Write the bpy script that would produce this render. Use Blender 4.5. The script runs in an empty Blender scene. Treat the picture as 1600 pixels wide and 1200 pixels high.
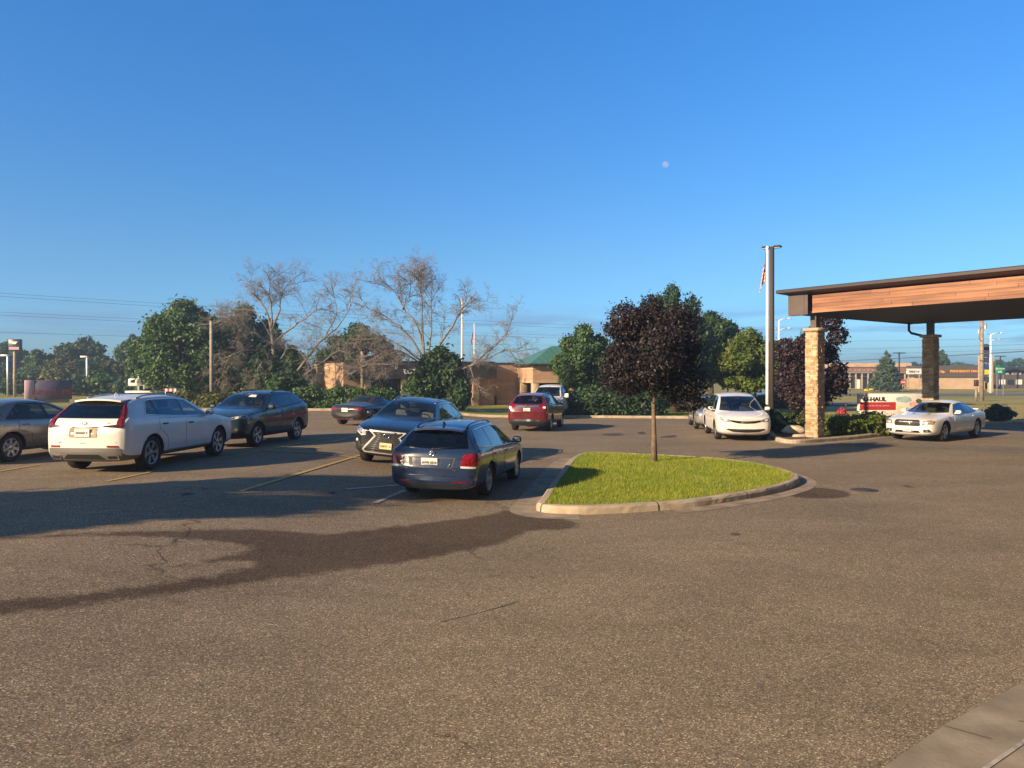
import bpy, bmesh, math, random
import numpy as np
from mathutils import Vector, Matrix, geometry
from mathutils.bvhtree import BVHTree

sc = bpy.context.scene
COL = sc.collection
R = math.radians
F = 1200.0; CU = 800.0; VH = 588.0; CH = 2.4      # focal length and horizon in photo pixels, eye height in metres

# ------------------------------------------------------------------ terrain
def sstep(t):
    t = max(0.0, min(1.0, t)); return t*t*(3-2*t)
def G(x, y):
    """height of the ground: the left half of the lot lies a little higher"""
    return 0.36*sstep((-1.0-x)/5.0)*(1-sstep((y-48)/14.0))*sstep((y+6)/10.0)
def gp(u, v):
    """photo pixel -> point on the ground"""
    s = (v-VH)/F
    y = CH/s
    for _ in range(40):
        y = 0.5*y+0.5*(CH-G((u-CU)/F*y, y))/s
    x = (u-CU)/F*y
    return Vector((x, y, G(x, y)))
def wp(u, v, y):
    return Vector(((u-CU)/F*y, y, CH-(v-VH)/F*y))

# ------------------------------------------------------------------ objects
def tag(o, label=None, cat=None, group=None, kind=None):
    if label: o['label'] = label
    if cat: o['category'] = cat
    if group: o['group'] = group
    if kind: o['kind'] = kind
    return o
def empty(name, loc=(0, 0, 0), rz=0.0):
    o = bpy.data.objects.new(name, None); COL.objects.link(o)
    o.empty_display_size = 0.2
    o.location = loc; o.rotation_euler = (0, 0, rz)
    return o
def thing(name, label, cat, loc=(0, 0, 0), rz=0.0, group=None):
    return tag(empty(name, loc, rz), label, cat, group)
def copy_tree(o, parent=None):
    c = o.copy(); COL.objects.link(c)
    if parent is not None: c.parent = parent
    for ch in list(o.children): copy_tree(ch, c)
    return c

class MB:
    def __init__(s):
        s.v = []; s.f = []; s.m = []; s.s = []
    def add(s, vs, fs, mi=0, smooth=False, M=None):
        n = len(s.v)
        if M is not None: vs = [M @ Vector(p) for p in vs]
        s.v.extend([tuple(p) for p in vs])
        for f in fs:
            s.f.append(tuple(i+n for i in f)); s.m.append(mi); s.s.append(smooth)
        return s
    def box(s, c, d, mi=0, rz=0.0, M=None):
        x, y, z = d[0]/2, d[1]/2, d[2]/2
        vs = [Vector((a*x, b*y, e*z)) for a in (-1, 1) for b in (-1, 1) for e in (-1, 1)]
        Mt = Matrix.Translation(c) @ Matrix.Rotation(rz, 4, 'Z')
        if M is not None: Mt = M @ Mt
        return s.add(vs, [(0, 1, 3, 2), (4, 6, 7, 5), (0, 4, 5, 1), (2, 3, 7, 6), (0, 2, 6, 4), (1, 5, 7, 3)], mi, False, Mt)
    def rbox(s, c, d, b=0.02, seg=2, mi=0, rz=0.0, M=None, smooth=True):
        bm = bmesh.new(); bmesh.ops.create_cube(bm, size=1.0)
        bmesh.ops.scale(bm, vec=d, verts=bm.verts)
        bmesh.ops.bevel(bm, geom=list(bm.edges), offset=b, segments=seg, profile=0.5, affect='EDGES')
        bm.verts.index_update()
        Mt = Matrix.Translation(c) @ Matrix.Rotation(rz, 4, 'Z')
        if M is not None: Mt = M @ Mt
        s.add([v.co.copy() for v in bm.verts], [[v.index for v in f.verts] for f in bm.faces], mi, smooth, Mt)
        bm.free(); return s
    def tube(s, pts, r, n=8, mi=0, cap=True, smooth=True, M=None):
        pts = [Vector(p) for p in pts]
        if not hasattr(r, '__len__'): r = [r]*len(pts)
        vs = []; prev = None
        for i, p in enumerate(pts):
            t = (pts[min(i+1, len(pts)-1)]-pts[max(i-1, 0)])
            t = t.normalized() if t.length > 1e-9 else Vector((0, 0, 1))
            if prev is None:
                a = Vector((0, 0, 1)) if abs(t.z) < 0.9 else Vector((1, 0, 0))
                nx = t.cross(a).normalized()
            else:
                nx = (prev-t*prev.dot(t))
                nx = nx.normalized() if nx.length > 1e-6 else t.orthogonal().normalized()
            prev = nx; ny = t.cross(nx)
            for k in range(n):
                a = 2*math.pi*k/n
                vs.append(p+(nx*math.cos(a)+ny*math.sin(a))*r[i])
        fs = []
        for i in range(len(pts)-1):
            for k in range(n):
                k2 = (k+1) % n
                fs.append((i*n+k, i*n+k2, (i+1)*n+k2, (i+1)*n+k))
        if cap:
            fs.append(tuple(range(n-1, -1, -1))); b = (len(pts)-1)*n; fs.append(tuple(range(b, b+n)))
        return s.add(vs, fs, mi, smooth, M)
    def lathe(s, prof, n=24, mi=0, smooth=True, M=None):
        """profile of (radius, height) turned round Z"""
        vs = []; fs = []
        for r, z in prof:
            for k in range(n):
                a = 2*math.pi*k/n; vs.append(Vector((r*math.cos(a), r*math.sin(a), z)))
        for i in range(len(prof)-1):
            for k in range(n):
                k2 = (k+1) % n
                fs.append((i*n+k, i*n+k2, (i+1)*n+k2, (i+1)*n+k))
        return s.add(vs, fs, mi, smooth, M)
    def prism(s, poly, z0, z1, mi=0, M=None, smooth=False):
        n = len(poly)
        a = sum(poly[i][0]*poly[(i+1) % n][1]-poly[(i+1) % n][0]*poly[i][1] for i in range(n))
        if a < 0: poly = list(reversed(poly))
        vs = [Vector((p[0], p[1], z0)) for p in poly]+[Vector((p[0], p[1], z1)) for p in poly]
        fs = [tuple(range(n-1, -1, -1)), tuple(range(n, 2*n))]
        for i in range(n):
            j = (i+1) % n; fs.append((i, j, n+j, n+i))
        return s.add(vs, fs, mi, smooth, M)
    def build(s, name, mats, parent=None, loc=None, rz=0.0):
        me = bpy.data.meshes.new(name)
        me.from_pydata(s.v, [], s.f)
        if not isinstance(mats, (list, tuple)): mats = [mats]
        for m in mats: me.materials.append(m)
        if s.f:
            me.polygons.foreach_set('material_index', np.array(s.m, dtype=np.int32))
            me.polygons.foreach_set('use_smooth', np.array(s.s, dtype=bool))
        me.update()
        o = bpy.data.objects.new(name, me); COL.objects.link(o)
        if parent is not None: o.parent = parent
        if loc is not None: o.location = loc
        o.rotation_euler = (0, 0, rz)
        return o

def np_mesh(name, verts, faces, mats, parent=None, smooth=False):
    """fast quad / triangle mesh from numpy arrays"""
    me = bpy.data.meshes.new(name)
    nv = len(verts); nf, k = faces.shape
    me.vertices.add(nv); me.vertices.foreach_set('co', verts.astype(np.float32).ravel())
    me.loops.add(nf*k); me.loops.foreach_set('vertex_index', faces.astype(np.int32).ravel())
    me.polygons.add(nf)
    me.polygons.foreach_set('loop_start', np.arange(0, nf*k, k, dtype=np.int32))
    me.polygons.foreach_set('use_smooth', np.full(nf, smooth, dtype=bool))
    me.update(calc_edges=True); me.validate()
    if not isinstance(mats, (list, tuple)): mats = [mats]
    for m in mats: me.materials.append(m)
    o = bpy.data.objects.new(name, me); COL.objects.link(o)
    if parent is not None: o.parent = parent
    return o

def text_geo(s, size=1.0, ext=0.01, bold=0.0, align='CENTER'):
    cu = bpy.data.curves.new('txt', 'FONT'); cu.body = s; cu.size = size; cu.extrude = ext
    cu.offset = bold; cu.align_x = align; cu.align_y = 'CENTER'; cu.resolution_u = 2
    ob = bpy.data.objects.new('txt', cu); COL.objects.link(ob)
    dg = bpy.context.evaluated_depsgraph_get()
    me = bpy.data.meshes.new_from_object(ob.evaluated_get(dg))
    vs = [v.co.copy() for v in me.vertices]; fs = [tuple(p.vertices) for p in me.polygons]
    bpy.data.objects.remove(ob); bpy.data.curves.remove(cu); bpy.data.meshes.remove(me)
    return vs, fs

# ------------------------------------------------------------------ materials
def nodes(name):
    m = bpy.data.materials.new(name); m.use_nodes = True
    nt = m.node_tree; b = nt.nodes['Principled BSDF']
    return m, nt, b
def mixrgb(nt, fac, a, b, mode='MIX'):
    n = nt.nodes.new('ShaderNodeMix'); n.data_type = 'RGBA'; n.blend_type = mode
    for sock, val in ((n.inputs[0], fac), (n.inputs[6], a), (n.inputs[7], b)):
        if hasattr(val, 'is_linked'): nt.links.new(val, sock)
        elif hasattr(val, '__len__'): sock.default_value = (val[0], val[1], val[2], 1)
        else: sock.default_value = val
    return n.outputs[2]
def ramp(nt, fac, stops):
    n = nt.nodes.new('ShaderNodeValToRGB'); nt.links.new(fac, n.inputs[0])
    e = n.color_ramp.elements
    while len(e) < len(stops): e.new(0.5)
    for i, (p, c) in enumerate(stops):
        e[i].position = p
        if not hasattr(c, '__len__'): c = (c, c, c)
        e[i].color = (c[0], c[1], c[2], 1)
    return n.outputs[0]
def noise(nt, co, scale, detail=3, rough=0.55, dist=0.0):
    n = nt.nodes.new('ShaderNodeTexNoise'); nt.links.new(co, n.inputs['Vector'])
    n.inputs['Scale'].default_value = scale; n.inputs['Detail'].default_value = detail
    n.inputs['Roughness'].default_value = rough; n.inputs['Distortion'].default_value = dist
    return n.outputs[0]
def objco(nt):
    return nt.nodes.new('ShaderNodeTexCoord').outputs['Object']
def posco(nt):
    return nt.nodes.new('ShaderNodeNewGeometry').outputs['Position']
def scaled(nt, co, sx, sy, sz):
    n = nt.nodes.new('ShaderNodeMapping'); nt.links.new(co, n.inputs[0])
    n.inputs['Scale'].default_value = (sx, sy, sz); return n.outputs[0]
def bump(nt, b, h, strength, dist=0.01):
    n = nt.nodes.new('ShaderNodeBump'); nt.links.new(h, n.inputs['Height'])
    n.inputs['Strength'].default_value = strength; n.inputs['Distance'].default_value = dist
    nt.links.new(n.outputs[0], b.inputs['Normal'])
def pmat(name, col, rough=0.6, metal=0.0, spec=0.5, ns=0.0, amt=0.25, bs=0.0, bst=0.3, coat=0.0, world=False, col2=None):
    m, nt, b = nodes(name)
    b.inputs['Base Color'].default_value = (*col, 1)
    b.inputs['Roughness'].default_value = rough; b.inputs['Metallic'].default_value = metal
    b.inputs['Specular IOR Level'].default_value = spec
    b.inputs['Coat Weight'].default_value = coat; b.inputs['Coat Roughness'].default_value = 0.03
    if ns or bs: co = posco(nt) if world else objco(nt)
    if ns:
        c2 = col2 or tuple(c*(1-amt) for c in col)
        c1 = col if col2 else tuple(min(1, c*(1+amt)) for c in col)
        f = ramp(nt, noise(nt, co, ns, 4), [(0.3, 0), (0.7, 1)])
        nt.links.new(mixrgb(nt, f, c1, c2), b.inputs['Base Color'])
    if bs: bump(nt, b, noise(nt, co, bs, 3), bst)
    return m
def leafmat(name, col, col2, trans=0.25, ns=0.9):
    """leaf colour that varies from leaf to leaf and from spray to spray; some light comes through"""
    m, nt, b = nodes(name)
    co = objco(nt)
    f = ramp(nt, noise(nt, co, ns, 5, 0.7), [(0.32, 0), (0.68, 1)])
    c = mixrgb(nt, f, col, col2)
    g = ramp(nt, noise(nt, co, ns*14, 2), [(0.3, 0.72), (0.7, 1.25)])
    c = mixrgb(nt, 1.0, c, g, 'MULTIPLY')
    nt.links.new(c, b.inputs['Base Color']); b.inputs['Roughness'].default_value = 0.55
    b.inputs['Specular IOR Level'].default_value = 0.35
    t = nt.nodes.new('ShaderNodeBsdfTranslucent'); nt.links.new(c, t.inputs[0])
    mx = nt.nodes.new('ShaderNodeMixShader'); mx.inputs[0].default_value = trans
    nt.links.new(b.outputs[0], mx.inputs[1]); nt.links.new(t.outputs[0], mx.inputs[2])
    nt.links.new(mx.outputs[0], nt.nodes['Material Output'].inputs[0])
    return m
def asphalt(name, base, wet=False, wetcol=None):
    m, nt, b = nodes(name)
    co = posco(nt)
    v = nt.nodes.new('ShaderNodeTexVoronoi'); nt.links.new(co, v.inputs['Vector']); v.inputs['Scale'].default_value = 100
    sep = nt.nodes.new('ShaderNodeSeparateColor'); nt.links.new(v.outputs['Color'], sep.inputs[0])
    grain = ramp(nt, sep.outputs[0], [(0.0, 0.42), (0.45, 0.86), (0.8, 1.16), (0.94, 1.8), (1.0, 3.0)])
    fine = ramp(nt, noise(nt, co, 150, 3, 0.7), [(0.3, 0.76), (0.7, 1.24)])
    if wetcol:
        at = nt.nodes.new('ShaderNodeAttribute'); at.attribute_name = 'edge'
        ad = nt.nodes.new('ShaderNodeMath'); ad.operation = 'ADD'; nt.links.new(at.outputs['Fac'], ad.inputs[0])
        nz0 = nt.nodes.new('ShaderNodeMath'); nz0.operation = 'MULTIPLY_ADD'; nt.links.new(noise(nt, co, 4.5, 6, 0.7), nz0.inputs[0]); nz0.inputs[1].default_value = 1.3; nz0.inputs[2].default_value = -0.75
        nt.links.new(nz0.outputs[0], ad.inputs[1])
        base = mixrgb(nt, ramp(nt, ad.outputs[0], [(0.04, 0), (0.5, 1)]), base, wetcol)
    c = mixrgb(nt, 1.0, base, grain, 'MULTIPLY')
    c = mixrgb(nt, 1.0, c, fine, 'MULTIPLY')
    big = ramp(nt, noise(nt, scaled(nt, co, 0.5, 1, 1), 0.55, 5, 0.6, 0.6), [(0.3, 0.80), (0.7, 1.12)])
    c = mixrgb(nt, 1.0, c, big, 'MULTIPLY')
    spots = ramp(nt, noise(nt, co, 1.7, 3, 0.5), [(0.66, 1.0), (0.76, 0.72)])
    c = mixrgb(nt, 1.0, c, spots, 'MULTIPLY')
    mid = ramp(nt, noise(nt, co, 3.5, 4, 0.7), [(0.3, 0.9), (0.72, 1.08)])
    c = mixrgb(nt, 1.0, c, mid, 'MULTIPLY')
    # hairline cracks that wander over the lot
    vc = nt.nodes.new('ShaderNodeTexVoronoi'); vc.feature = 'DISTANCE_TO_EDGE'; vc.inputs['Scale'].default_value = 0.16
    wv = nt.nodes.new('ShaderNodeVectorMath'); wv.operation = 'ADD'
    nz = nt.nodes.new('ShaderNodeTexNoise'); nt.links.new(co, nz.inputs['Vector']); nz.inputs['Scale'].default_value = 1.1; nz.inputs['Detail'].default_value = 6
    nt.links.new(co, wv.inputs[0]); nt.links.new(nz.outputs['Color'], wv.inputs[1]); nt.links.new(wv.outputs[0], vc.inputs['Vector'])
    cr = ramp(nt, vc.outputs['Distance'], [(0.0, 0.75), (0.0010, 0.5), (0.0018, 0)])
    gate = ramp(nt, noise(nt, co, 0.35, 2), [(0.55, 0), (0.62, 1)])
    cr = mixrgb(nt, 1.0, cr, gate, 'MULTIPLY')
    c = mixrgb(nt, cr, c, (0.018, 0.014, 0.011))
    nt.links.new(c, b.inputs['Base Color'])
    b.inputs['Roughness'].default_value = 0.75 if wet else 0.95
    b.inputs['Specular IOR Level'].default_value = 0.2 if wet else 0.12
    bump(nt, b, sep.outputs[0], 0.35, 0.006)
    return m
def grassmat(name, a, c2, ns=0.25):
    m, nt, b = nodes(name); co = posco(nt)
    f = ramp(nt, noise(nt, co, ns, 6, 0.65), [(0.35, 0), (0.65, 1)])
    c = mixrgb(nt, f, a, c2)
    g = ramp(nt, noise(nt, co, 9, 4, 0.7), [(0.3, 0.65), (0.7, 1.3)])
    c = mixrgb(nt, 1.0, c, g, 'MULTIPLY')
    nt.links.new(c, b.inputs['Base Color']); b.inputs['Roughness'].default_value = 0.9
    b.inputs['Specular IOR Level'].default_value = 0.15
    bump(nt, b, noise(nt, co, 22, 4), 0.8, 0.05)
    return m
def brickmat(name, c1, c2, mortar, bw=0.22, rh=0.075):
    m, nt, b = nodes(name)
    tc = objco(nt); s = nt.nodes.new('ShaderNodeSeparateXYZ'); nt.links.new(tc, s.inputs[0])
    ad = nt.nodes.new('ShaderNodeMath'); nt.links.new(s.outputs[0], ad.inputs[0]); nt.links.new(s.outputs[1], ad.inputs[1])
    cb = nt.nodes.new('ShaderNodeCombineXYZ'); nt.links.new(ad.outputs[0], cb.inputs[0]); nt.links.new(s.outputs[2], cb.inputs[1])
    br = nt.nodes.new('ShaderNodeTexBrick'); nt.links.new(cb.outputs[0], br.inputs['Vector'])
    br.inputs['Color1'].default_value = (*c1, 1); br.inputs['Color2'].default_value = (*c2, 1); br.inputs['Mortar'].default_value = (*mortar, 1)
    br.inputs['Scale'].default_value = 1.0; br.inputs['Brick Width'].default_value = bw; br.inputs['Row Height'].default_value = rh
    br.inputs['Mortar Size'].default_value = 0.006
    g = ramp(nt, noise(nt, tc, 0.9, 5, 0.7), [(0.3, 0.82), (0.7, 1.12)])
    nt.links.new(mixrgb(nt, 1.0, br.outputs[0], g, 'MULTIPLY'), b.inputs['Base Color'])
    b.inputs['Roughness'].default_value = 0.9; b.inputs['Specular IOR Level'].default_value = 0.2
    return m
def woodmat(name, c1, c2):
    m, nt, b = nodes(name)
    co = scaled(nt, objco(nt), 1.2, 1.2, 22)
    f = ramp(nt, noise(nt, co, 1.4, 6, 0.65, 1.2), [(0.28, 0), (0.72, 1)])
    c = mixrgb(nt, f, c1, c2)
    co2 = scaled(nt, objco(nt), 0.5, 0.5, 5.2)
    g = ramp(nt, noise(nt, co2, 1.0, 1), [(0.35, 0.72), (0.65, 1.25)])
    nt.links.new(mixrgb(nt, 1.0, c, g, 'MULTIPLY'), b.inputs['Base Color'])
    b.inputs['Roughness'].default_value = 0.6
    bump(nt, b, f, 0.25, 0.004)
    return m

M = {}
M['asphalt'] = asphalt('asphalt', (0.226, 0.180, 0.126))
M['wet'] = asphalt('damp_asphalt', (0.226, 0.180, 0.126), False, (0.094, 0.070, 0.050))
M['tar'] = pmat('tar', (0.055, 0.045, 0.038), 0.7, ns=8)
M['ground'] = grassmat('meadow', (0.20, 0.22, 0.055), (0.36, 0.29, 0.10), 0.06)
M['lawn'] = grassmat('lawn', (0.15, 0.21, 0.026), (0.22, 0.235, 0.034), 0.4)
M['dry'] = grassmat('dry_grass', (0.40, 0.30, 0.105), (0.27, 0.235, 0.075), 0.3)
M['concrete'] = pmat('concrete', (0.25, 0.21, 0.16), 0.9, spec=0.15, ns=2.2, amt=0.3, bs=30, bst=0.3, world=True)
M['concrete_pale'] = pmat('pale_concrete', (0.37, 0.31, 0.23), 0.9, spec=0.15, ns=2.6, amt=0.28, bs=30, bst=0.3, world=True)
M['yellow'] = pmat('worn_yellow_paint', (0.56, 0.37, 0.085), 0.8, ns=9, col2=(0.30, 0.21, 0.08), world=True)
M['white_line'] = pmat('worn_white_paint', (0.55, 0.50, 0.42), 0.8, ns=7, col2=(0.2, 0.18, 0.15), world=True)
M['road'] = pmat('road_asphalt', (0.12, 0.115, 0.11), 0.9, ns=0.5, amt=0.15, world=True)
M['mulch'] = pmat('mulch', (0.085, 0.05, 0.032), 0.95, ns=14, amt=0.5, bs=18, bst=1.0, world=True)
M['bark'] = pmat('bark', (0.16, 0.115, 0.08), 0.9, ns=6, amt=0.35, bs=14, bst=0.7)
M['bark_dark'] = pmat('dark_bark', (0.065, 0.05, 0.04), 0.9, ns=6, amt=0.35, bs=14, bst=0.7)
M['deadwood'] = pmat('dead_wood', (0.20, 0.172, 0.152), 0.9, ns=4, amt=0.3)
M['leaf_green'] = leafmat('green_leaves', (0.046, 0.105, 0.032), (0.088, 0.155, 0.044))
M['leaf_dark'] = leafmat('dark_green_leaves', (0.030, 0.070, 0.026), (0.056, 0.105, 0.036))
M['leaf_bright'] = leafmat('bright_green_leaves', (0.075, 0.125, 0.018), (0.12, 0.155, 0.026))
M['leaf_olive'] = leafmat('olive_leaves', (0.085, 0.105, 0.03), (0.125, 0.125, 0.04))
M['leaf_blue'] = leafmat('blue_green_needles', (0.042, 0.075, 0.035), (0.075, 0.105, 0.045), 0.1)
M['leaf_purple'] = leafmat('purple_leaves', (0.014, 0.012, 0.014), (0.031, 0.022, 0.021), 0.12)
M['leaf_plum'] = leafmat('plum_leaves', (0.026, 0.015, 0.020), (0.046, 0.027, 0.028), 0.15)
M['flower_red'] = leafmat('red_petals', (0.5, 0.05, 0.06), (0.55, 0.14, 0.16))
M['flower_white'] = leafmat('white_petals', (0.7, 0.66, 0.58), (0.75, 0.72, 0.66))
M['blade'] = leafmat('grass_blades', (0.24, 0.33, 0.034), (0.38, 0.39, 0.052), 0.45, 0.6)
M['brick'] = brickmat('tan_brick', (0.46, 0.29, 0.18), (0.40, 0.245, 0.15), (0.42, 0.34, 0.26))
M['brick_pale'] = brickmat('pale_brick', (0.52, 0.36, 0.23), (0.47, 0.32, 0.20), (0.5, 0.42, 0.32))
M['brick_red'] = brickmat('red_brick', (0.24, 0.115, 0.085), (0.20, 0.095, 0.07), (0.3, 0.22, 0.18))
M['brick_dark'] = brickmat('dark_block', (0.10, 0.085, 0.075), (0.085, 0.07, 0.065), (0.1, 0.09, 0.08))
M['roof_green'] = pmat('green_metal_roof', (0.06, 0.17, 0.13), 0.45, ns=0.8, amt=0.12)
M['roof_grey'] = pmat('grey_roof', (0.20, 0.20, 0.21), 0.8, ns=1, amt=0.15)
M['brown_metal'] = pmat('brown_metal', (0.042, 0.031, 0.029), 0.5, ns=2, amt=0.12)
M['soffit'] = pmat('dark_soffit', (0.055, 0.052, 0.055), 0.6, ns=1.5, amt=0.12)
M['corner_clad'] = pmat('grey_brown_cladding', (0.085, 0.065, 0.055), 0.6, ns=3, amt=0.2)
M['wood'] = woodmat('cedar_boards', (0.30, 0.135, 0.068), (0.19, 0.082, 0.044))
M['wood_b'] = woodmat('pale_cedar_boards', (0.345, 0.165, 0.085), (0.23, 0.102, 0.052))
M['wood_c'] = woodmat('dark_cedar_boards', (0.26, 0.112, 0.058), (0.165, 0.07, 0.04))
M['wood_pole'] = woodmat('weathered_pole', (0.30, 0.25, 0.20), (0.20, 0.165, 0.13))
for i, c in enumerate(((0.46, 0.33, 0.20), (0.38, 0.25, 0.14), (0.52, 0.40, 0.26), (0.30, 0.215, 0.14), (0.42, 0.34, 0.25))):
    M['stone%d' % i] = pmat('ledge_stone_%s' % 'abcde'[i], c, 0.9, spec=0.2, ns=5, amt=0.25, bs=25, bst=0.5)
M['capstone'] = pmat('cap_stone', (0.40, 0.33, 0.25), 0.9, ns=3, amt=0.15)
M['boulder'] = pmat('boulder', (0.62, 0.51, 0.36), 0.85, ns=3, amt=0.2, bs=8, bst=0.5)
M['steel'] = pmat('galvanised_steel', (0.45, 0.45, 0.45), 0.45, 0.7)
M['white_metal'] = pmat('white_painted_metal', (0.78, 0.76, 0.72), 0.4, ns=2, amt=0.05)
M['pole_dark'] = pmat('bronze_pole', (0.032, 0.028, 0.025), 0.6, spec=0.3)
M['black'] = pmat('black_plastic', (0.018, 0.018, 0.019), 0.55)
M['blackgloss'] = pmat('black_gloss', (0.010, 0.010, 0.011), 0.12)
def glassmat(name, tint):
    m, nt, b = nodes(name); nt.nodes.remove(b)
    tr = nt.nodes.new('ShaderNodeBsdfTransparent'); tr.inputs[0].default_value = (*tint, 1)
    gl = nt.nodes.new('ShaderNodeBsdfGlossy'); gl.inputs['Roughness'].default_value = 0.02; gl.inputs['Color'].default_value = (1, 1, 1, 1)
    lw = nt.nodes.new('ShaderNodeLayerWeight'); pw = nt.nodes.new('ShaderNodeMath'); pw.operation = 'POWER'; nt.links.new(lw.outputs['Facing'], pw.inputs[0]); pw.inputs[1].default_value = 4.0
    ma = nt.nodes.new('ShaderNodeMath'); ma.operation = 'MULTIPLY_ADD'; nt.links.new(pw.outputs[0], ma.inputs[0]); ma.inputs[1].default_value = 0.9; ma.inputs[2].default_value = 0.07
    mx = nt.nodes.new('ShaderNodeMixShader'); nt.links.new(ma.outputs[0], mx.inputs[0]); nt.links.new(tr.outputs[0], mx.inputs[1]); nt.links.new(gl.outputs[0], mx.inputs[2])
    nt.links.new(mx.outputs[0], nt.nodes['Material Output'].inputs[0]); return m
M['screen'] = glassmat('windscreen_glass', (0.55, 0.62, 0.60)); M['side_glass'] = glassmat('side_window_glass', (0.42, 0.48, 0.47)); M['privacy'] = glassmat('privacy_glass', (0.13, 0.14, 0.15))
M['seat'] = pmat('seat_cloth', (0.06, 0.055, 0.05), 0.8, ns=8); M['seat_pale'] = pmat('pale_seat_leather', (0.24, 0.21, 0.17), 0.7, ns=8)
M['gutter'] = pmat('stained_gutter', (0.26, 0.212, 0.158), 0.92, spec=0.12, ns=2.6, amt=0.3, bs=30, bst=0.3, world=True)
M['glass'] = pmat('tinted_glass', (0.008, 0.011, 0.013), 0.03, spec=0.55)
M['bglass'] = pmat('window_glass', (0.02, 0.024, 0.026), 0.06, spec=0.9)
M['chrome'] = pmat('chrome', (0.72, 0.72, 0.72), 0.12, 1.0)
M['bright_trim'] = pmat('bright_trim', (0.62, 0.62, 0.60), 0.25, 0.4)
M['alloy'] = pmat('alloy', (0.40, 0.40, 0.41), 0.32, 0.9)
M['alloy_dark'] = pmat('dark_alloy', (0.12, 0.12, 0.125), 0.35, 0.8)
M['tyre'] = pmat('tyre_rubber', (0.022, 0.021, 0.020), 0.85, spec=0.3, ns=12, amt=0.3)
M['lamp'] = pmat('headlamp', (0.34, 0.35, 0.36), 0.08, 0.55, coat=1.0, ns=16, amt=0.6)
M['lamp_clear'] = pmat('clear_lens', (0.75, 0.74, 0.70), 0.1, 0.2, coat=1.0)
M['lamp_red'] = pmat('red_lens', (0.17, 0.004, 0.007), 0.15, coat=0.4, ns=20, amt=0.5)
M['lamp_dark'] = pmat('smoked_red_lens', (0.055, 0.006, 0.010), 0.1, coat=0.6, ns=25, amt=0.4)
M['amber'] = pmat('amber_lens', (0.6, 0.2, 0.02), 0.2, coat=1.0)
M['plate_white'] = pmat('white_plate', (0.70, 0.68, 0.63), 0.5, ns=9, amt=0.08)
M['plate_yellow'] = pmat('yellow_plate', (0.68, 0.52, 0.24), 0.5, ns=30, col2=(0.74, 0.64, 0.42))
M['ink'] = pmat('dark_ink', (0.03, 0.03, 0.035), 0.6)
M['ink_white'] = pmat('white_letters', (0.8, 0.8, 0.78), 0.5)
M['ink_orange'] = pmat('orange_letters', (0.75, 0.32, 0.03), 0.5)
M['sign_white'] = pmat('white_sign_face', (0.72, 0.70, 0.68), 0.5, ns=2, amt=0.06)
M['sign_red'] = pmat('red_sign_band', (0.42, 0.035, 0.035), 0.5, ns=3, amt=0.1)
M['sign_green'] = pmat('green_road_sign', (0.02, 0.22, 0.15), 0.4)
M['sign_blue'] = pmat('blue_sign_face', (0.04, 0.07, 0.19), 0.4)
M['sign_dark'] = pmat('dark_sign_face', (0.045, 0.05, 0.075), 0.4)
M['sign_purple'] = pmat('purple_sign_face', (0.10, 0.085, 0.15), 0.5, ns=1.5, amt=0.15)
M['sign_pink'] = pmat('pale_pink_panel', (0.52, 0.36, 0.42), 0.5)
M['teal'] = pmat('teal_print', (0.14, 0.33, 0.36), 0.5, ns=5, col2=(0.45, 0.55, 0.55))
M['pink'] = pmat('salmon_print', (0.58, 0.26, 0.20), 0.5, ns=7, col2=(0.7, 0.5, 0.42))
M['yellow_sign'] = pmat('yellow_sign', (0.75, 0.58, 0.04), 0.5)
M['flag_red'] = pmat('flag_red', (0.42, 0.05, 0.06), 0.8)
M['flag_white'] = pmat('flag_white', (0.72, 0.68, 0.66), 0.8)
M['flag_blue'] = pmat('flag_blue', (0.03, 0.05, 0.14), 0.8)
M['wire'] = pmat('power_cable', (0.10, 0.11, 0.13), 0.7)
M['iron'] = pmat('cast_iron', (0.07, 0.055, 0.045), 0.6, 0.4, ns=20, amt=0.3)
M['interior'] = pmat('cabin_trim', (0.05, 0.048, 0.045), 0.8)
# ================================================================== ground, lot, kerbs
def struct(o): return tag(o, kind='structure')
def resample(pts, step, closed=False):
    P = [Vector((p[0], p[1])) for p in pts]
    if closed: P = P+[P[0]]
    out = []
    for a, b in zip(P[:-1], P[1:]):
        n = max(1, int(math.ceil((b-a).length/step)))
        for k in range(n): out.append(a.lerp(b, k/n))
    if not closed: out.append(P[-1])
    return out
def catmull(pts, n=6, closed=True):
    P = [Vector((p[0], p[1])) for p in pts]; N = len(P); out = []
    rng_ = range(N) if closed else range(N-1)
    for i in rng_:
        if closed: a, b, c, d = P[i-1], P[i], P[(i+1) % N], P[(i+2) % N]
        else: a, b, c, d = P[max(i-1, 0)], P[i], P[i+1], P[min(i+2, N-1)]
        for k in range(n):
            t = k/n
            out.append(0.5*((2*b)+(c-a)*t+(2*a-5*b+4*c-d)*t*t+(3*b-a-3*c+d)*t**3))
    if not closed: out.append(P[-1])
    return out
def inside(p, poly):
    x, y = p[0], p[1]; c = False; n = len(poly); j = n-1
    for i in range(n):
        xi, yi = poly[i][0], poly[i][1]; xj, yj = poly[j][0], poly[j][1]
        if (yi > y) != (yj > y) and x < (xj-xi)*(y-yi)/(yj-yi+1e-12)+xi: c = not c
        j = i
    return c
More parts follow.
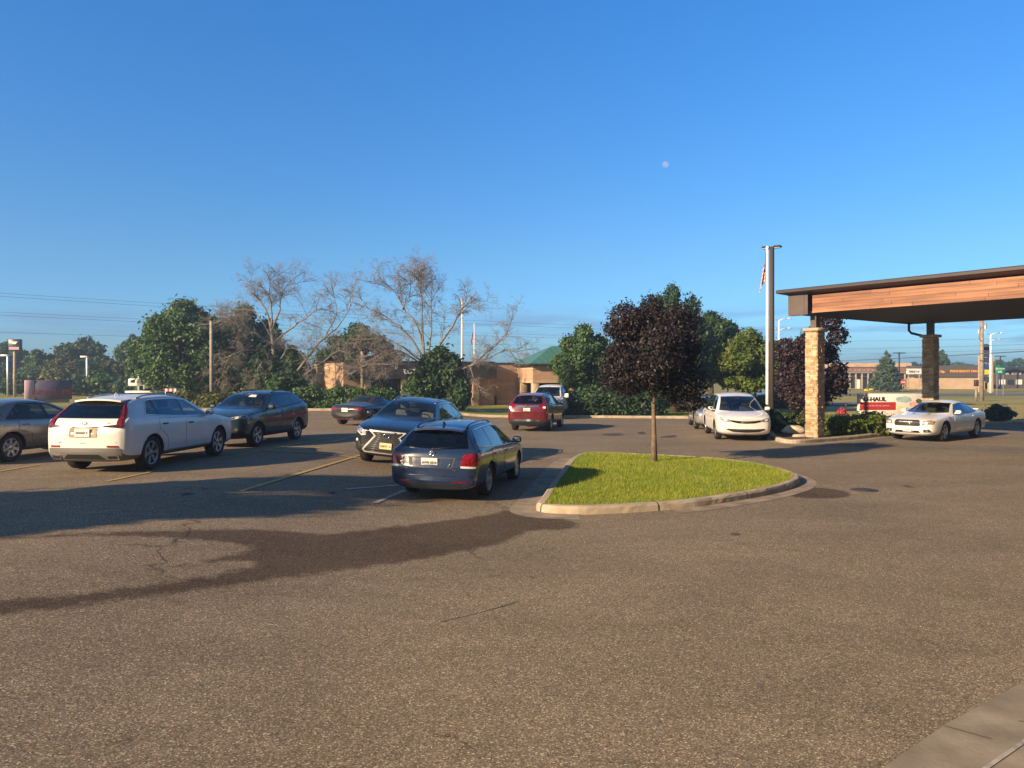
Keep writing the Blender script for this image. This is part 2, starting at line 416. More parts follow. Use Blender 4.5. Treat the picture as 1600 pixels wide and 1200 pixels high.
def drape(poly, dz, mat, name, sp=0.7, height=None, extra=()):
    """a sheet that follows the ground inside an outline"""
    b = resample(poly, sp, True); nb = len(b)
    xs = [p.x for p in b]; ys = [p.y for p in b]
    pts = list(b)
    nx = int((max(xs)-min(xs))/sp); ny = int((max(ys)-min(ys))/sp)
    for i in range(1, nx+1):
        for j in range(1, ny+1):
            q = Vector((min(xs)+i*sp+0.013*(j % 3), min(ys)+j*sp+0.017*(i % 3)))
            if inside(q, b): pts.append(q)
    pts += list(extra)
    vs, _, fs, *_ = geometry.delaunay_2d_cdt(pts, [], [list(range(nb))], 1, 1e-5)
    mb = MB()
    h = height or G
    mb.add([(p.x, p.y, h(p.x, p.y)+dz) for p in vs], [tuple(f) for f in fs], 0, True)
    # faces up
    me = mb.build(name, mat)
    bm = bmesh.new(); bm.from_mesh(me.data)
    for f in bm.faces:
        if f.normal.z < 0: f.normal_flip()
    bm.to_mesh(me.data); bm.free()
    return me
def strip(p, q, w):
    p = Vector((p[0], p[1])); q = Vector((q[0], q[1])); d = (q-p).normalized(); n = Vector((-d.y, d.x))*w/2
    return [p+n, q+n, q-n, p-n]
def sweep(pts, prof, mat, name, closed=False, step=0.35, wob=0.0, seed=1, mb=None, parent=None):
    """profile [(offset to the left, height)] swept along a ground line"""
    P = resample(pts, step, closed); N = len(P); rnd = random.Random(seed)
    own = mb is None
    if own: mb = MB()
    vs = []; k = len(prof)
    for i in range(N):
        a = P[i-1] if (closed or i > 0) else P[i]
        c = P[(i+1) % N] if (closed or i < N-1) else P[i]
        d = (c-a).normalized(); nrm = Vector((-d.y, d.x))
        for o, h in prof:
            q = P[i]+nrm*(o+rnd.uniform(-wob, wob))
            vs.append((q.x, q.y, G(q.x, q.y)+h+rnd.uniform(-wob, wob)*0.4))
    fs = []
    for i in range(N if closed else N-1):
        j = (i+1) % N
        for m in range(k-1):
            fs.append((i*k+m, j*k+m, j*k+m+1, i*k+m+1))
    mb.add(vs, fs, 0, False)
    if own: return mb.build(name, mat, parent)

# the land: one sheet that reaches the horizon
xs = [-4000, -1500, -600, -300, -180, -120, -90, -70]+list(np.arange(-56, 56.1, 1.4))+[70, 90, 120, 180, 300, 600, 1500, 4000]
ys = [-600, -200, -80, -30, -16]+list(np.arange(-10, 70.1, 1.4))+[80, 95, 120, 180, 300, 600, 1500, 4000]
mb = MB()
mb.add([(x, y, G(x, y)-0.035) for y in ys for x in xs],
       [(j*len(xs)+i, j*len(xs)+i+1, (j+1)*len(xs)+i+1, (j+1)*len(xs)+i) for j in range(len(ys)-1) for i in range(len(xs)-1)], 0, True)
struct(mb.build('ground', M['ground']))

bed_edge = [gp(1200, 672), gp(1204, 684), gp(1222, 692), gp(1250, 693.5), gp(1292, 690.5), gp(1340, 686.5), gp(1388, 681)]
bed_edge = [Vector((p.x, p.y)) for p in bed_edge]
back_right = [Vector((16.6, 31.6)), Vector((19.5, 34.8)), Vector((22.5, 37.4)), Vector((26, 38.2)), Vector((60, 38.6))]
far_edge = [Vector((-60, 45.0)), Vector((-24, 44.9)), Vector((-8, 45.2)), Vector((3, 44.3)), Vector((9.6, 43.4)), Vector((11.2, 42.6)), Vector((11.8, 40.5)), Vector((11.3, 36.5))]
edge_line = catmull(far_edge+bed_edge+back_right, 5, False)
lot = list(edge_line)+[Vector((60, -9)), Vector((-60, -9))]
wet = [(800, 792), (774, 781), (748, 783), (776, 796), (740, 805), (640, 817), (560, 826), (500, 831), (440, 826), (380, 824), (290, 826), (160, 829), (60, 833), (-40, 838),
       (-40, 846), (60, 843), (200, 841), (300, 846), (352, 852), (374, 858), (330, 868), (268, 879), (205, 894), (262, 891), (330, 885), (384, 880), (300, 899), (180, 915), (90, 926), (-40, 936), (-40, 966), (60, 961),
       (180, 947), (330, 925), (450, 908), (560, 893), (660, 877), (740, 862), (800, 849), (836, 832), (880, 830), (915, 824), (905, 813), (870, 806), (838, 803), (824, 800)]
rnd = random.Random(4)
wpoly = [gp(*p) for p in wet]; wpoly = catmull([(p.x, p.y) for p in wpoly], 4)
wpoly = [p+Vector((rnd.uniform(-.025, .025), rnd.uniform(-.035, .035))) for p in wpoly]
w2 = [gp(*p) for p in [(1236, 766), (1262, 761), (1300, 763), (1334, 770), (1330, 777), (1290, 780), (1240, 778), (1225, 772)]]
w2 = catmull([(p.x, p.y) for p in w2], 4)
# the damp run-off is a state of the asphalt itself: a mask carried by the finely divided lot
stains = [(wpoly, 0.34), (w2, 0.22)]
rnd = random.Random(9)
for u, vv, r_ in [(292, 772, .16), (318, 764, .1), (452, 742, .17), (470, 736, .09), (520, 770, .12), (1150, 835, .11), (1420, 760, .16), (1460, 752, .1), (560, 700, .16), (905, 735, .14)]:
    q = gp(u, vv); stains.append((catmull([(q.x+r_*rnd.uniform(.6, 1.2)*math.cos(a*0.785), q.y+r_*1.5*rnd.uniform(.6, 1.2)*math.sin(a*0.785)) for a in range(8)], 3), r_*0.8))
fine_pts = []
for poly, wdt in stains:
    x0, x1 = min(p.x for p in poly), max(p.x for p in poly); y0, y1 = min(p.y for p in poly), max(p.y for p in poly); st = 0.15 if x1-x0 > 1 else 0.05
    for i in range(int((x1-x0)/st)+1):
        for j in range(int((y1-y0)/st)+1):
            q = Vector((x0+i*st+0.011*(j % 3), y0+j*st+0.013*(i % 3)))
            if inside(q, poly): fine_pts.append(q)
    fine_pts += list(poly)
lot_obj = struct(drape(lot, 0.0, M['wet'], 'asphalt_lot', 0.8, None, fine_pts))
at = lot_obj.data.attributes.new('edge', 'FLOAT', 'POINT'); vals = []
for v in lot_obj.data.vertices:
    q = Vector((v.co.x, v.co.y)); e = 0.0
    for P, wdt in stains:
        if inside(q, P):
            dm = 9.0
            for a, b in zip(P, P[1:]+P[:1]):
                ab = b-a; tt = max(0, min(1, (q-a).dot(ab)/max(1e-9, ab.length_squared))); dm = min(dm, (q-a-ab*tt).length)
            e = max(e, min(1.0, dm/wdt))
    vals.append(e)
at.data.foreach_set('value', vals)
KP = [(-0.02, 0.0), (-0.02, 0.11), (0.0, 0.14), (0.03, 0.15), (0.16, 0.15), (0.16, -0.02)]
struct(sweep(edge_line, [(-0.42, 0.008), (-0.02, 0.012)], M['concrete'], 'gutter', step=0.4))
struct(sweep(edge_line, KP, M['concrete_pale'], 'kerb', wob=0.004))

# lawn strip behind the far kerb, footpath, road and the dry bank on the right
struct(drape([(-60, 45.3), (-24, 45.2), (-8, 45.5), (3, 44.6), (9.7, 43.7), (12.2, 42.6), (12.4, 37), (16, 37), (15, 58), (-60, 58)], 0.06, M['lawn'], 'lawn_strip', 1.6))
struct(drape([(-5.5, 50.5), (4, 49.6), (4.2, 52.0), (-5.6, 53)], 0.085, M['concrete_pale'], 'footpath', 1.0))
mb = MB(); mb.add([(14, 96, 0.0), (300, 96, 0.0), (300, 108, 0.0), (14, 108, 0.0)], [(0, 1, 2, 3)]); struct(mb.build('road', M['road']))
mb = MB(); mb.add([(9, 59, 0.02), (40, 66, 0.02), (42, 73, 0.02), (8, 66, 0.02)], [(0, 1, 2, 3)]); struct(mb.build('access_road', M['road']))
struct(drape([(21.5, 37.4), (26, 38.9), (60, 39.2), (60, 70), (36, 62), (26, 52)], 0.03, M['dry'], 'dry_bank', 2.0))
# planting bed round the near pillar
bed = bed_edge+[Vector((16.4, 31.8)), Vector((19.3, 35.0)), Vector((22, 38.2)), Vector((18, 39.5)), Vector((12.2, 39.5)), Vector((11.6, 36.5))]
struct(drape([Vector((p.x+0.02, p.y+0.16)) for p in bed], 0.125, M['mulch'], 'mulch_bed', 0.5))

# parking lines, wet run-off, tar and patches
lines = [((376, 768), (563, 711.5), 'yellow'), ((168, 752.5), (238, 737.5), 'yellow'), ((345, 717), (515, 684), 'yellow'),
         ((-30, 742), (62, 726.5), 'yellow'), ((586, 786.5), (632, 767), 'white_line'), ((384, 704), (622, 725), 'yellow'),
         ((455, 702.5), (500, 700), 'yellow'), ((540, 765), (640, 757), 'white_line'), ((520, 691), (556, 681), 'yellow')]
for a, b, m in lines:
    struct(drape(strip(gp(*a), gp(*b), 0.10), 0.012, M[m], 'parking_line', 0.35))
for k, pl in enumerate([[(940, 679.5), (960, 677), (975, 679), (960, 681)], [(996, 676), (1004, 674.5), (1009, 677), (1000, 678.5)], [(1031, 683), (1054, 680), (1056, 683), (1040, 684)],
                        [(1128, 705), (1180, 703.5), (1184, 705.5), (1130, 707)]]):
    q = [gp(*p) for p in pl]
    struct(drape(catmull([(p.x, p.y) for p in q], 4), 0.006, M['tar'], 'tar_patch', 0.3))
crack = [gp(*p) for p in [(715, 855), (735, 862), (742, 870), (760, 876)]]
struct(sweep([(p.x, p.y) for p in crack], [(-0.004, 0.004), (0.006, 0.004)], M['tar'], 'crack', step=0.2, wob=0.006))
crack = [gp(*p) for p in [(690, 972), (760, 955), (810, 940), (850, 934)]]
struct(sweep([(p.x, p.y) for p in crack], [(-0.003, 0.003), (0.004, 0.003)], M['tar'], 'crack', step=0.2, wob=0.006))
# concrete drive strip in front of the canopy and the gutter at the near corner
q = [gp(*p) for p in [(1210, 697), (1290, 693.5), (1390, 684.5), (1480, 694), (1640, 700), (1640, 710), (1480, 703), (1390, 697)]]
struct(drape([(p.x, p.y) for p in q], 0.005, asphalt('pale_asphalt', (0.19, 0.165, 0.135)), 'pale_pavement', 0.5))
q = [gp(*p) for p in [(1376, 1204), (1480, 1132), (1610, 1061), (1760, 985), (1900, 1240), (1376, 1240)]]
struct(drape([(p.x, p.y) for p in q], 0.010, M['concrete'], 'concrete_gutter', 0.25))
struct(drape(strip(gp(1476, 1138), gp(1548, 1158), 0.013), 0.017, M['tar'], 'joint', 0.2))
struct(drape(strip(gp(1592, 1130), gp(1680, 1140), 0.012), 0.017, M['tar'], 'joint', 0.2))
struct(drape(strip(gp(1528, 1213), gp(1640, 1135), 0.028), 0.018, M['white_line'], 'painted_line', 0.1))

# grass island with its kerb
isl_px = [(839, 799), (880, 804), (949, 803), (1046, 797), (1110, 790), (1180, 778.5), (1222, 769), (1244, 761), (1251, 753), (1240, 746), (1215, 738), (1175, 730), (1130, 724), (1080, 720),
          (1024, 717), (960, 714), (915, 714), (893, 722), (877, 741), (860, 763), (845, 786)]
isl = catmull([(gp(*p).x, gp(*p).y) for p in isl_px], 5)
KI = [(0.0, 0.0), (0.015, 0.10), (0.04, 0.135), (0.07, 0.145), (0.17, 0.145), (0.17, 0.05)]
mb = MB(); sweep(isl, KI, M['concrete_pale'], 'kerb', True, 0.22, 0.006, 3, mb)
KJ = [(o-0.004, h) if h < 0.14 else (o, h+0.004) for o, h in KI]
for i in (1, 14, 24, 37, 49, 61, 73, 85, 97):
    a = isl[i]; d_ = (isl[i+1]-a).normalized(); struct(sweep([a, a+d_*0.022], KJ, M['tar'], 'kerb_joint', False, 0.2))
struct(mb.build('island_kerb', M['concrete_pale']))
def offset_poly(poly, d):
    n = len(poly); out = []
    for i in range(n):
        t = (poly[(i+1) % n]-poly[i-1]).normalized(); out.append(poly[i]+Vector((-t.y, t.x))*d)
    return out
turf = offset_poly(isl, 0.165)
struct(drape(turf, 0.125, M['lawn'], 'island_turf', 0.4))
# gutter pan on the left side and round the right tip
N = len(isl)
left = [isl[i % N] for i in range(16*5+2, 21*5+8)]
struct(sweep(left, [(-0.48, 0.006), (-0.25, 0.002), (0.0, 0.012)], M['gutter'], 'island_gutter', step=0.3))
right = [isl[i] for i in range(3*5, 11*5)]
struct(sweep(right, [(-0.34, 0.006), (-0.2, 0.003), (0.0, 0.012)], M['gutter'], 'island_gutter', step=0.3))
rs = np.random.RandomState(5)
tx = [p.x for p in turf]; ty = [p.y for p in turf]
bl = []
while len(bl) < 75000:
    q = (rs.uniform(min(tx), max(tx)), rs.uniform(min(ty), max(ty)))
    if inside(q, turf): bl.append(q)
bl = np.array(bl); n = len(bl)
gz = np.array([G(a, b) for a, b in bl])+0.115
clump = 0.5+0.5*np.sin(bl[:, 0]*2.1+np.sin(bl[:, 1]*1.7)*2)*np.cos(bl[:, 1]*1.6)
hgt = rs.uniform(0.035, 0.085, n)*(0.7+0.6*clump); ang = rs.uniform(0, 6.283, n); ln = rs.uniform(0, 0.045, n); la = rs.uniform(0, 6.283, n)
w = rs.uniform(0.003, 0.006, n)
v = np.zeros((n, 3, 3))
v[:, 0] = np.stack([bl[:, 0]-w*np.cos(ang), bl[:, 1]-w*np.sin(ang), gz], 1)
v[:, 1] = np.stack([bl[:, 0]+w*np.cos(ang), bl[:, 1]+w*np.sin(ang), gz], 1)
v[:, 2] = np.stack([bl[:, 0]+ln*np.cos(la), bl[:, 1]+ln*np.sin(la), gz+hgt], 1)
tag(np_mesh('grass', v.reshape(-1, 3), np.arange(3*n).reshape(-1, 3), M['blade']), 'short green grass growing on the kerbed island', 'grass', kind='stuff')
# weeds in the joint of the island kerb
for k, (u, vv) in enumerate([(1070, 790), (872, 802)]):
    p = gp(u, vv); mb = MB(); rr = random.Random(k)
    for j in range(40):
        a = rr.uniform(0, 6.28); l = rr.uniform(.04, .11); t = rr.uniform(.3, 1)
        q = Vector((rr.uniform(-.08, .08), rr.uniform(-.03, .03), 0)); d = Vector((math.cos(a)*.6, math.sin(a)*.6, t))*l
        s_ = Vector((-math.sin(a), math.cos(a), 0))*.007
        mb.add([q-s_, q+s_, q+d], [(0, 1, 2)])
    tag(mb.build('weed', M['leaf_bright'], loc=p+Vector((0, -0.02, 0.01))),
        ['weed tuft sprouting from the middle of the island kerb', 'weed tuft sprouting near the left corner of the island kerb'][k], 'weed', 'weeds in the island kerb')

# manhole cover
p = gp(1350, 766)
t = thing('manhole_cover', 'round rusty iron manhole cover set in the open asphalt right of the island', 'manhole', p)
mb = MB(); mb.lathe([(0.0, 0.012), (0.22, 0.012), (0.23, 0.004)], 28); mb.build('cover', M['iron'], t)
mb = MB(); mb.lathe([(0.232, 0.010), (0.28, 0.010), (0.285, 0.0)], 28); mb.build('frame', M['tar'], t)

# ================================================================== plants
def leaf_cloud(lobes, n, size, seed, up=0.3, inner=0.55, aspect=0.55):
    rs = np.random.RandomState(seed)
    C = np.array([l[0] for l in lobes]); Rr = np.array([l[1] for l in lobes])
    a = (Rr[:, 0]*Rr[:, 1]+Rr[:, 0]*Rr[:, 2]+Rr[:, 1]*Rr[:, 2]); a = a/a.sum()
    idx = rs.choice(len(lobes), n, p=a)
    d = rs.normal(size=(n, 3)); d /= np.linalg.norm(d, axis=1)[:, None]
    rad = inner+(1.06-inner)*rs.uniform(0, 1, n)**0.6
    rad = np.where(rs.uniform(0, 1, n) < 0.22, rad*rs.uniform(1.02, 1.55, n), rad)
    P = C[idx]+d*Rr[idx]*rad[:, None]
    nrm = d*0.9+rs.normal(size=(n, 3))*0.75; nrm[:, 2] += up
    nrm /= np.linalg.norm(nrm, axis=1)[:, None]
    t = np.cross(nrm, rs.normal(size=(n, 3))); t /= np.linalg.norm(t, axis=1)[:, None]
    b = np.cross(nrm, t)
    s = size*rs.uniform(0.55, 1.35, n)[:, None]
    V = np.stack([P-t*s, P+b*s*aspect+t*s*0.1, P+t*s, P-b*s*aspect+t*s*0.1], 1).reshape(-1, 3)
    return V, np.arange(4*n).reshape(-1, 4)
def crown_lobes(c, r, nl, seed, taper=0.0, lob=(0.26, 0.46)):
    rr = random.Random(seed); out = []
    for i in range(nl):
        while True:
            d = Vector((rr.uniform(-1, 1), rr.uniform(-1, 1), rr.uniform(-1, 1)))
            if 0.45 < d.length < 1: break
        k = rr.uniform(*lob)
        sc_ = (1-k)
        tp = 1-taper*(d.z*0.5+0.5)
        p = (c[0]+d.x*r[0]*sc_*tp*1.08, c[1]+d.y*r[1]*sc_*tp*1.08, c[2]+d.z*r[2]*sc_)
        kk = k*(1-0.55*taper*(d.z*0.5+0.5))
        out.append((p, (r[0]*kk, r[1]*kk, r[2]*kk*0.68)))
    k = 0.27
    for dx, dz in ((0, 1), (1, 0.05), (-1, -0.05), (0.66, 0.62), (-0.66, 0.58), (0.6, -0.6), (-0.62, -0.62)):
        tp = 1-taper*(dz*0.5+0.5); f = rr.uniform(0.92, 1.0)
        out.append(((c[0]+dx*r[0]*(1-k)*tp*f, c[1]+rr.uniform(-.3, .3)*r[1], c[2]+dz*r[2]*(1-k*0.8)*f), (r[0]*k*tp, r[1]*k*tp, r[2]*k*0.8)))
    return out
def trunk_mesh(h, rad, lobes, seed, nlimb=8, lean=0.03):
    rr = random.Random(seed); mb = MB()
    pts = []; n = 7
    for i in range(n):
        t = i/(n-1)
        pts.append(Vector((rr.uniform(-1, 1)*lean*h*t*0.6, rr.uniform(-1, 1)*lean*h*t*0.6, h*t)))
    mb.tube(pts, [rad*(1.35 if i == 0 else 1.0)*(1-0.8*i/(n-1)) for i in range(n)], 9)
    zs = sorted(l[0][2] for l in lobes); zm = zs[len(zs)//3]
    ls = sorted([l for l in lobes if l[0][2] > zm], key=lambda l: rr.random())[:nlimb]
    for c, r_ in ls:
        c = Vector(c); t = max(0.28, min(0.85, (c.z/h)*0.62)); k = t*(n-1); i = int(k)
        a = pts[i].lerp(pts[min(i+1, n-1)], k-i)
        m = a.lerp(c, 0.5)+Vector((rr.uniform(-.1, .1), rr.uniform(-.1, .1), 0.06))*h*0.3
        mb.tube([a, a.lerp(m, .55), m, c], [rad*0.45*(1-0.5*t), rad*.32, rad*.22, rad*.06], 6)
    return mb
def tree(name, label, cat, base, H, lo, rx, mat, n, size, seed, nl=14, bark='bark_dark', group=None, taper=0.25, rad=None, ry=None, extra=None, lob=(0.17, 0.36), up=0.3):
    """trunk with limbs and a leafy crown; H total height, lo height of the lowest leaves, rx crown half width"""
    t = thing(name, label, cat, base, 0, group)
    n = int(n*2.3); size *= 0.62; nl = int(nl*1.7)
    c = (0, 0, (H+lo)/2); r = (rx, ry or rx, (H-lo)/2)
    lobes = crown_lobes(c, r, nl, seed, taper, lob)+(extra or [])
    V, Fc = leaf_cloud(lobes, n, size, seed+1, up)
    np_mesh('crown', V, Fc, M[mat], t)
    trunk_mesh(H*0.86, rad or H*0.028, lobes, seed+2).build('trunk', M[bark], t)
    return t
def treepx(name, label, cat, uc, hw, vt, vl, dep, mat, n, size, seed, **k):
    x = (uc-CU)/F*dep; g = G(x, dep)
    H = CH-(vt-VH)/F*dep-g; lo = max(0.15, CH-(vl-VH)/F*dep-g)
    return tree(name, label, cat, (x, dep, g), H, lo, hw/F*dep, mat, n, size, seed, **k)
def bush(name, label, cat, base, rx, ry, h, mat, n, size, seed, group=None, nl=9, z0=0.0, stem=True):
    t = thing(name, label, cat, base, 0, group)
    lobes = crown_lobes((0, 0, h*0.5), (rx, ry, h*0.5), nl, seed, 0.1, (0.35, 0.55))+[((0, 0, h*0.45), (rx*0.7, ry*0.7, h*0.45))]
    V, Fc = leaf_cloud(lobes, n, size, seed+1, 0.35, 0.5)
    V[:, 2] = np.maximum(V[:, 2], z0+0.01)
    np_mesh('foliage', V, Fc, M[mat], t)
    if stem:
        mb = MB(); rr = random.Random(seed)
        for k in range(6):
            a = rr.uniform(0, 6.28); mb.tube([(0.05*math.cos(a), 0.05*math.sin(a), 0), (rx*.3*math.cos(a), ry*.3*math.sin(a), h*.4), (rx*.6*math.cos(a), ry*.6*math.sin(a), h*.75)], [0.03, 0.02, 0.006], 5)
        mb.build('stems', M['bark_dark'], t)
    return t
def hedge(name, label, pts, wid, h, mat, n, size, seed, group=None, hv=0.1):
    P = resample(pts, 0.6); c = sum(P, Vector((0, 0)))/len(P)
    t = thing(name, label, 'hedge', (c.x, c.y, G(c.x, c.y)), 0, group)
    rr = random.Random(seed); lobes = []; mb = MB()
    for p in P:
        q = p-c
        for k in range(2):
            hh = h*rr.uniform(1-hv*2, 1+hv)
            lobes.append(((q.x+rr.uniform(-.2, .2), q.y+rr.uniform(-.25, .25)*wid, hh*(0.28+0.42*k)), (wid*0.62*rr.uniform(.8, 1.2), wid*0.55*rr.uniform(.8, 1.15), hh*0.32)))
        mb.tube([(q.x, q.y, 0), (q.x+rr.uniform(-.1, .1), q.y, h*.5), (q.x+rr.uniform(-.2, .2), q.y+rr.uniform(-.1, .1), h*.8)], [.03, .02, .008], 5)
    mb.tube([(p.x-c.x, p.y-c.y, 0.02) for p in P], 0.025, 5)
    V, Fc = leaf_cloud(lobes, n, size, seed, 0.4, 0.5); V[:, 2] = np.maximum(V[:, 2], 0.02)
    np_mesh('foliage', V, Fc, M[mat], t); mb.build('stems', M['bark_dark'], t)
    return t

# the young purple maple on the island
b = gp(1022, 729); b.z += 0.12
tree('purple_maple', 'young purple leaved maple with a bare pale trunk, standing alone on the grass island', 'tree', b, 4.55, 1.30, 1.42, 'leaf_purple', 26000, 0.066, 11, nl=22, bark='bark', taper=0.22, lob=(0.16, 0.34), rad=0.075,
     extra=[((-0.75, 0.1, 3.9), (0.42, 0.42, 0.32)), ((0.62, 0, 3.7), (0.55, 0.5, 0.5)), ((0.75, 0.1, 2.15), (0.7, 0.6, 0.55)), ((-0.7, 0, 2.3), (0.75, 0.6, 0.5)), ((0.1, 0, 2.9), (0.8, 0.8, 0.8)), ((-1.0, 0, 3.55), (.35, .4, .22)), ((0.9, 0, 1.6), (.45, .4, .25))])
GT = 'leafy trees behind the far kerb'
treepx('ash_tree', 'tall dark green tree rising behind the purple maple crown', 'tree', 1054, 68, 437, 622, 50, 'leaf_dark', 15000, 0.21, 21, nl=24, taper=0.34, group=GT)
treepx('ash_tree', 'dark green tree right behind the purple maple, beside the brighter green one', 'tree', 1112, 62, 484, 612, 57, 'leaf_dark', 12000, 0.22, 22, nl=18, taper=0.1, group=GT)
treepx('linden_tree', 'rounded green tree growing in front of the green roofed entrance', 'tree', 912, 52, 505, 626, 53, 'leaf_green', 12000, 0.20, 23, nl=20, taper=0.05, group=GT)
treepx('linden_tree', 'bright green tree with a forked trunk behind the white minivan', 'tree', 1168, 58, 514, 622, 50, 'leaf_bright', 11000, 0.20, 24, nl=18, taper=0.1, group=GT)
treepx('crabapple_tree', 'plum leaved tree behind the near stone pillar and the hanging flag', 'tree', 1266, 58, 508, 676, 36.5, 'leaf_plum', 14000, 0.13, 25, nl=22, taper=0.15,
       extra=[((0.95, 0, 5.0), (0.55, 0.5, 0.45)), ((1.3, 0, 4.3), (0.45, 0.4, 0.4)), ((1.2, 0, 2.0), (0.6, 0.5, 0.5)), ((-1.2, 0, 3.6), (0.5, 0.5, 0.6)), ((.7, 0, 5.4), (.35, .35, .3))], group=GT)
treepx('ash_tree', 'dark green tree filling the gap between the rounded tree and the purple maple', 'tree', 985, 52, 522, 612, 61, 'leaf_dark', 10000, 0.22, 26, nl=16, taper=0.1, group=GT)
treepx('ash_tree', 'low green tree seen beside the square lamp post, left of the plum leaved tree', 'tree', 1214, 40, 532, 618, 58, 'leaf_green', 7000, 0.22, 27, nl=14, taper=0.1, group=GT)
GL = 'big trees on the left behind the parked cars'
treepx('honey_locust', 'broad green tree left of the brown lamp pole, largest on the left', 'tree', 290, 84, 467, 640, 64, 'leaf_green', 24000, 0.27, 31, nl=26, group=GL, taper=0.1)
treepx('honey_locust', 'green tree behind the tangled twigs of the left dead tree', 'tree', 385, 70, 473, 636, 72, 'leaf_dark', 16000, 0.28, 32, nl=20, group=GL, taper=0.2)
treepx('honey_locust', 'dark flat topped tree between the two dead trees', 'tree', 560, 68, 504, 622, 74, 'leaf_dark', 15000, 0.27, 33, nl=20, group=GL, taper=0.1)
treepx('honey_locust', 'lighter green tree at the left flank of the broad green tree', 'tree', 232, 36, 512, 634, 74, 'leaf_green', 8000, 0.28, 34, nl=12, group=GL)
treepx('honey_locust', 'dark tree low behind the leaning limb of the left dead tree', 'tree', 458, 34, 540, 640, 64, 'leaf_dark', 8000, 0.26, 35, nl=15, group=GL, taper=0.1)
treepx('honey_locust', 'dark green tree right behind the brown lamp post', 'tree', 346, 44, 505, 640, 63, 'leaf_dark', 8000, 0.26, 36, nl=15, group=GL, taper=0.1)
GF = 'distant trees along the left horizon'
for i, (uc, hw, vt, vl, dep, m, lb) in enumerate([
        (130, 52, 524, 614, 130, 'leaf_dark', 'tallest double domed distant tree right of the pole sign'),
        (14, 34, 531, 614, 138, 'leaf_dark', 'distant dark tree at the left picture edge behind the pole sign'),
        (62, 34, 545, 614, 126, 'leaf_green', 'distant green tree just right of the pole sign'),
        (98, 34, 556, 616, 112, 'leaf_olive', 'paler olive tree in front of the double domed tree'),
        (178, 40, 562, 617, 108, 'leaf_olive', 'low olive tree left of the broad green tree'),
        (205, 26, 522, 616, 122, 'leaf_green', 'slender distant tree touching the broad green tree'),
        (148, 30, 568, 618, 104, 'leaf_dark', 'low dark tree behind the white lamp head')]):
    treepx('distant_tree', lb, 'tree', uc, hw, vt, vl, dep, m, 6000, 0.42, 40+i, nl=15, group=GF, taper=0.15)
GR = 'distant trees on the right horizon'
for i, (uc, hw, vt, vl, dep, m, lb) in enumerate([
        (1499, 34, 566, 590, 230, 'leaf_green', 'distant low tree clump above the brown store with orange letters'),
        (1470, 13, 548, 590, 165, 'leaf_green', 'distant tree peeping out right of the far stone pillar'),
        (1561, 20, 562, 590, 240, 'leaf_green', 'distant tree behind the green road sign'),
        (1592, 26, 560, 590, 236, 'leaf_dark', 'distant dark tree at the right picture edge'),
        (1428, 16, 566, 592, 215, 'leaf_dark', 'distant dark tree left of the far stone pillar'),
        (1535, 20, 568, 590, 250, 'leaf_dark', 'distant low tree behind the wooden utility pole')]):
    treepx('distant_tree', lb, 'tree', uc, hw, vt, vl, dep, m, 2600, 0.6, 60+i, nl=11, group=GR, taper=0.1)
def spruce(label, uc, hw, vt, vl, dep, seed, n=7000):
    x = (uc-CU)/F*dep; g = G(x, dep); H = CH-(vt-VH)/F*dep-g; w = hw/F*dep
    t = thing('spruce', label, 'tree', (x, dep, g)); rs = random.Random(seed); lobes = []
    for i in range(46):
        f = i/45; z = 0.5+f*(H-0.9); rr_ = w*(1-f)**0.8
        a = rs.uniform(0, 6.28)
        for k in range(2 if f < 0.8 else 1):
            a += 2.6
            lobes.append(((math.cos(a)*rr_*0.62, math.sin(a)*rr_*0.62, z), (rr_*0.42+0.1, rr_*0.42+0.1, 0.24+0.05*H*(1-f)*0.6)))
    V, Fc = leaf_cloud(lobes, n, 0.26, seed, 0.5, 0.4, 0.35); np_mesh('crown', V, Fc, M['leaf_blue'], t)
    mb = MB(); mb.tube([(0, 0, 0), (0, 0, H*0.5), (0, 0, H*0.98)], [0.16, 0.09, 0.02], 7); mb.build('trunk', M['bark_dark'], t)
spruce('young pointed spruce standing in front of the red brick store', 1385, 26, 545, 604, 122, 71)

# evergreens at the feet of the dead trees
def bushpx(name, label, uc, hw, vt, dep, mat, n, size, seed, group=None, ry=None, nl=10):
    x = (uc-CU)/F*dep; g = G(x, dep); h = CH-(vt-VH)/F*dep-g
    return bush(name, label, 'shrub', (x, dep, g+0.05), hw/F*dep, ry or hw/F*dep, h, mat, n, size, seed, group, nl)
GE = 'evergreen shrubs at the dead trees'
bushpx('evergreen_shrub', 'large dark evergreen shrub at the foot of the right dead tree', 688, 44, 538, 50, 'leaf_dark', 11000, 0.15, 81, GE, nl=16)
bushpx('evergreen_shrub', 'lower evergreen shrub right of the large one, nearest the brick building', 718, 19, 594, 48.5, 'leaf_dark', 4500, 0.14, 82, GE)
bushpx('evergreen_shrub', 'green shrub left of the large evergreen, behind the dark blue hatch', 652, 26, 582, 49, 'leaf_green', 4500, 0.14, 83, GE)
bushpx('evergreen_shrub', 'evergreen shrub at the foot of the left dead tree', 412, 36, 540, 57, 'leaf_dark', 8000, 0.17, 84, GE, nl=14)
bushpx('evergreen_shrub', 'low leafy shrub right of the left dead tree trunk', 456, 30, 583, 53, 'leaf_dark', 5000, 0.15, 85, GE)
bushpx('evergreen_shrub', 'small brighter shrub above the roof of the dark teal crossover', 430, 20, 585, 52, 'leaf_green', 3000, 0.14, 86, GE)
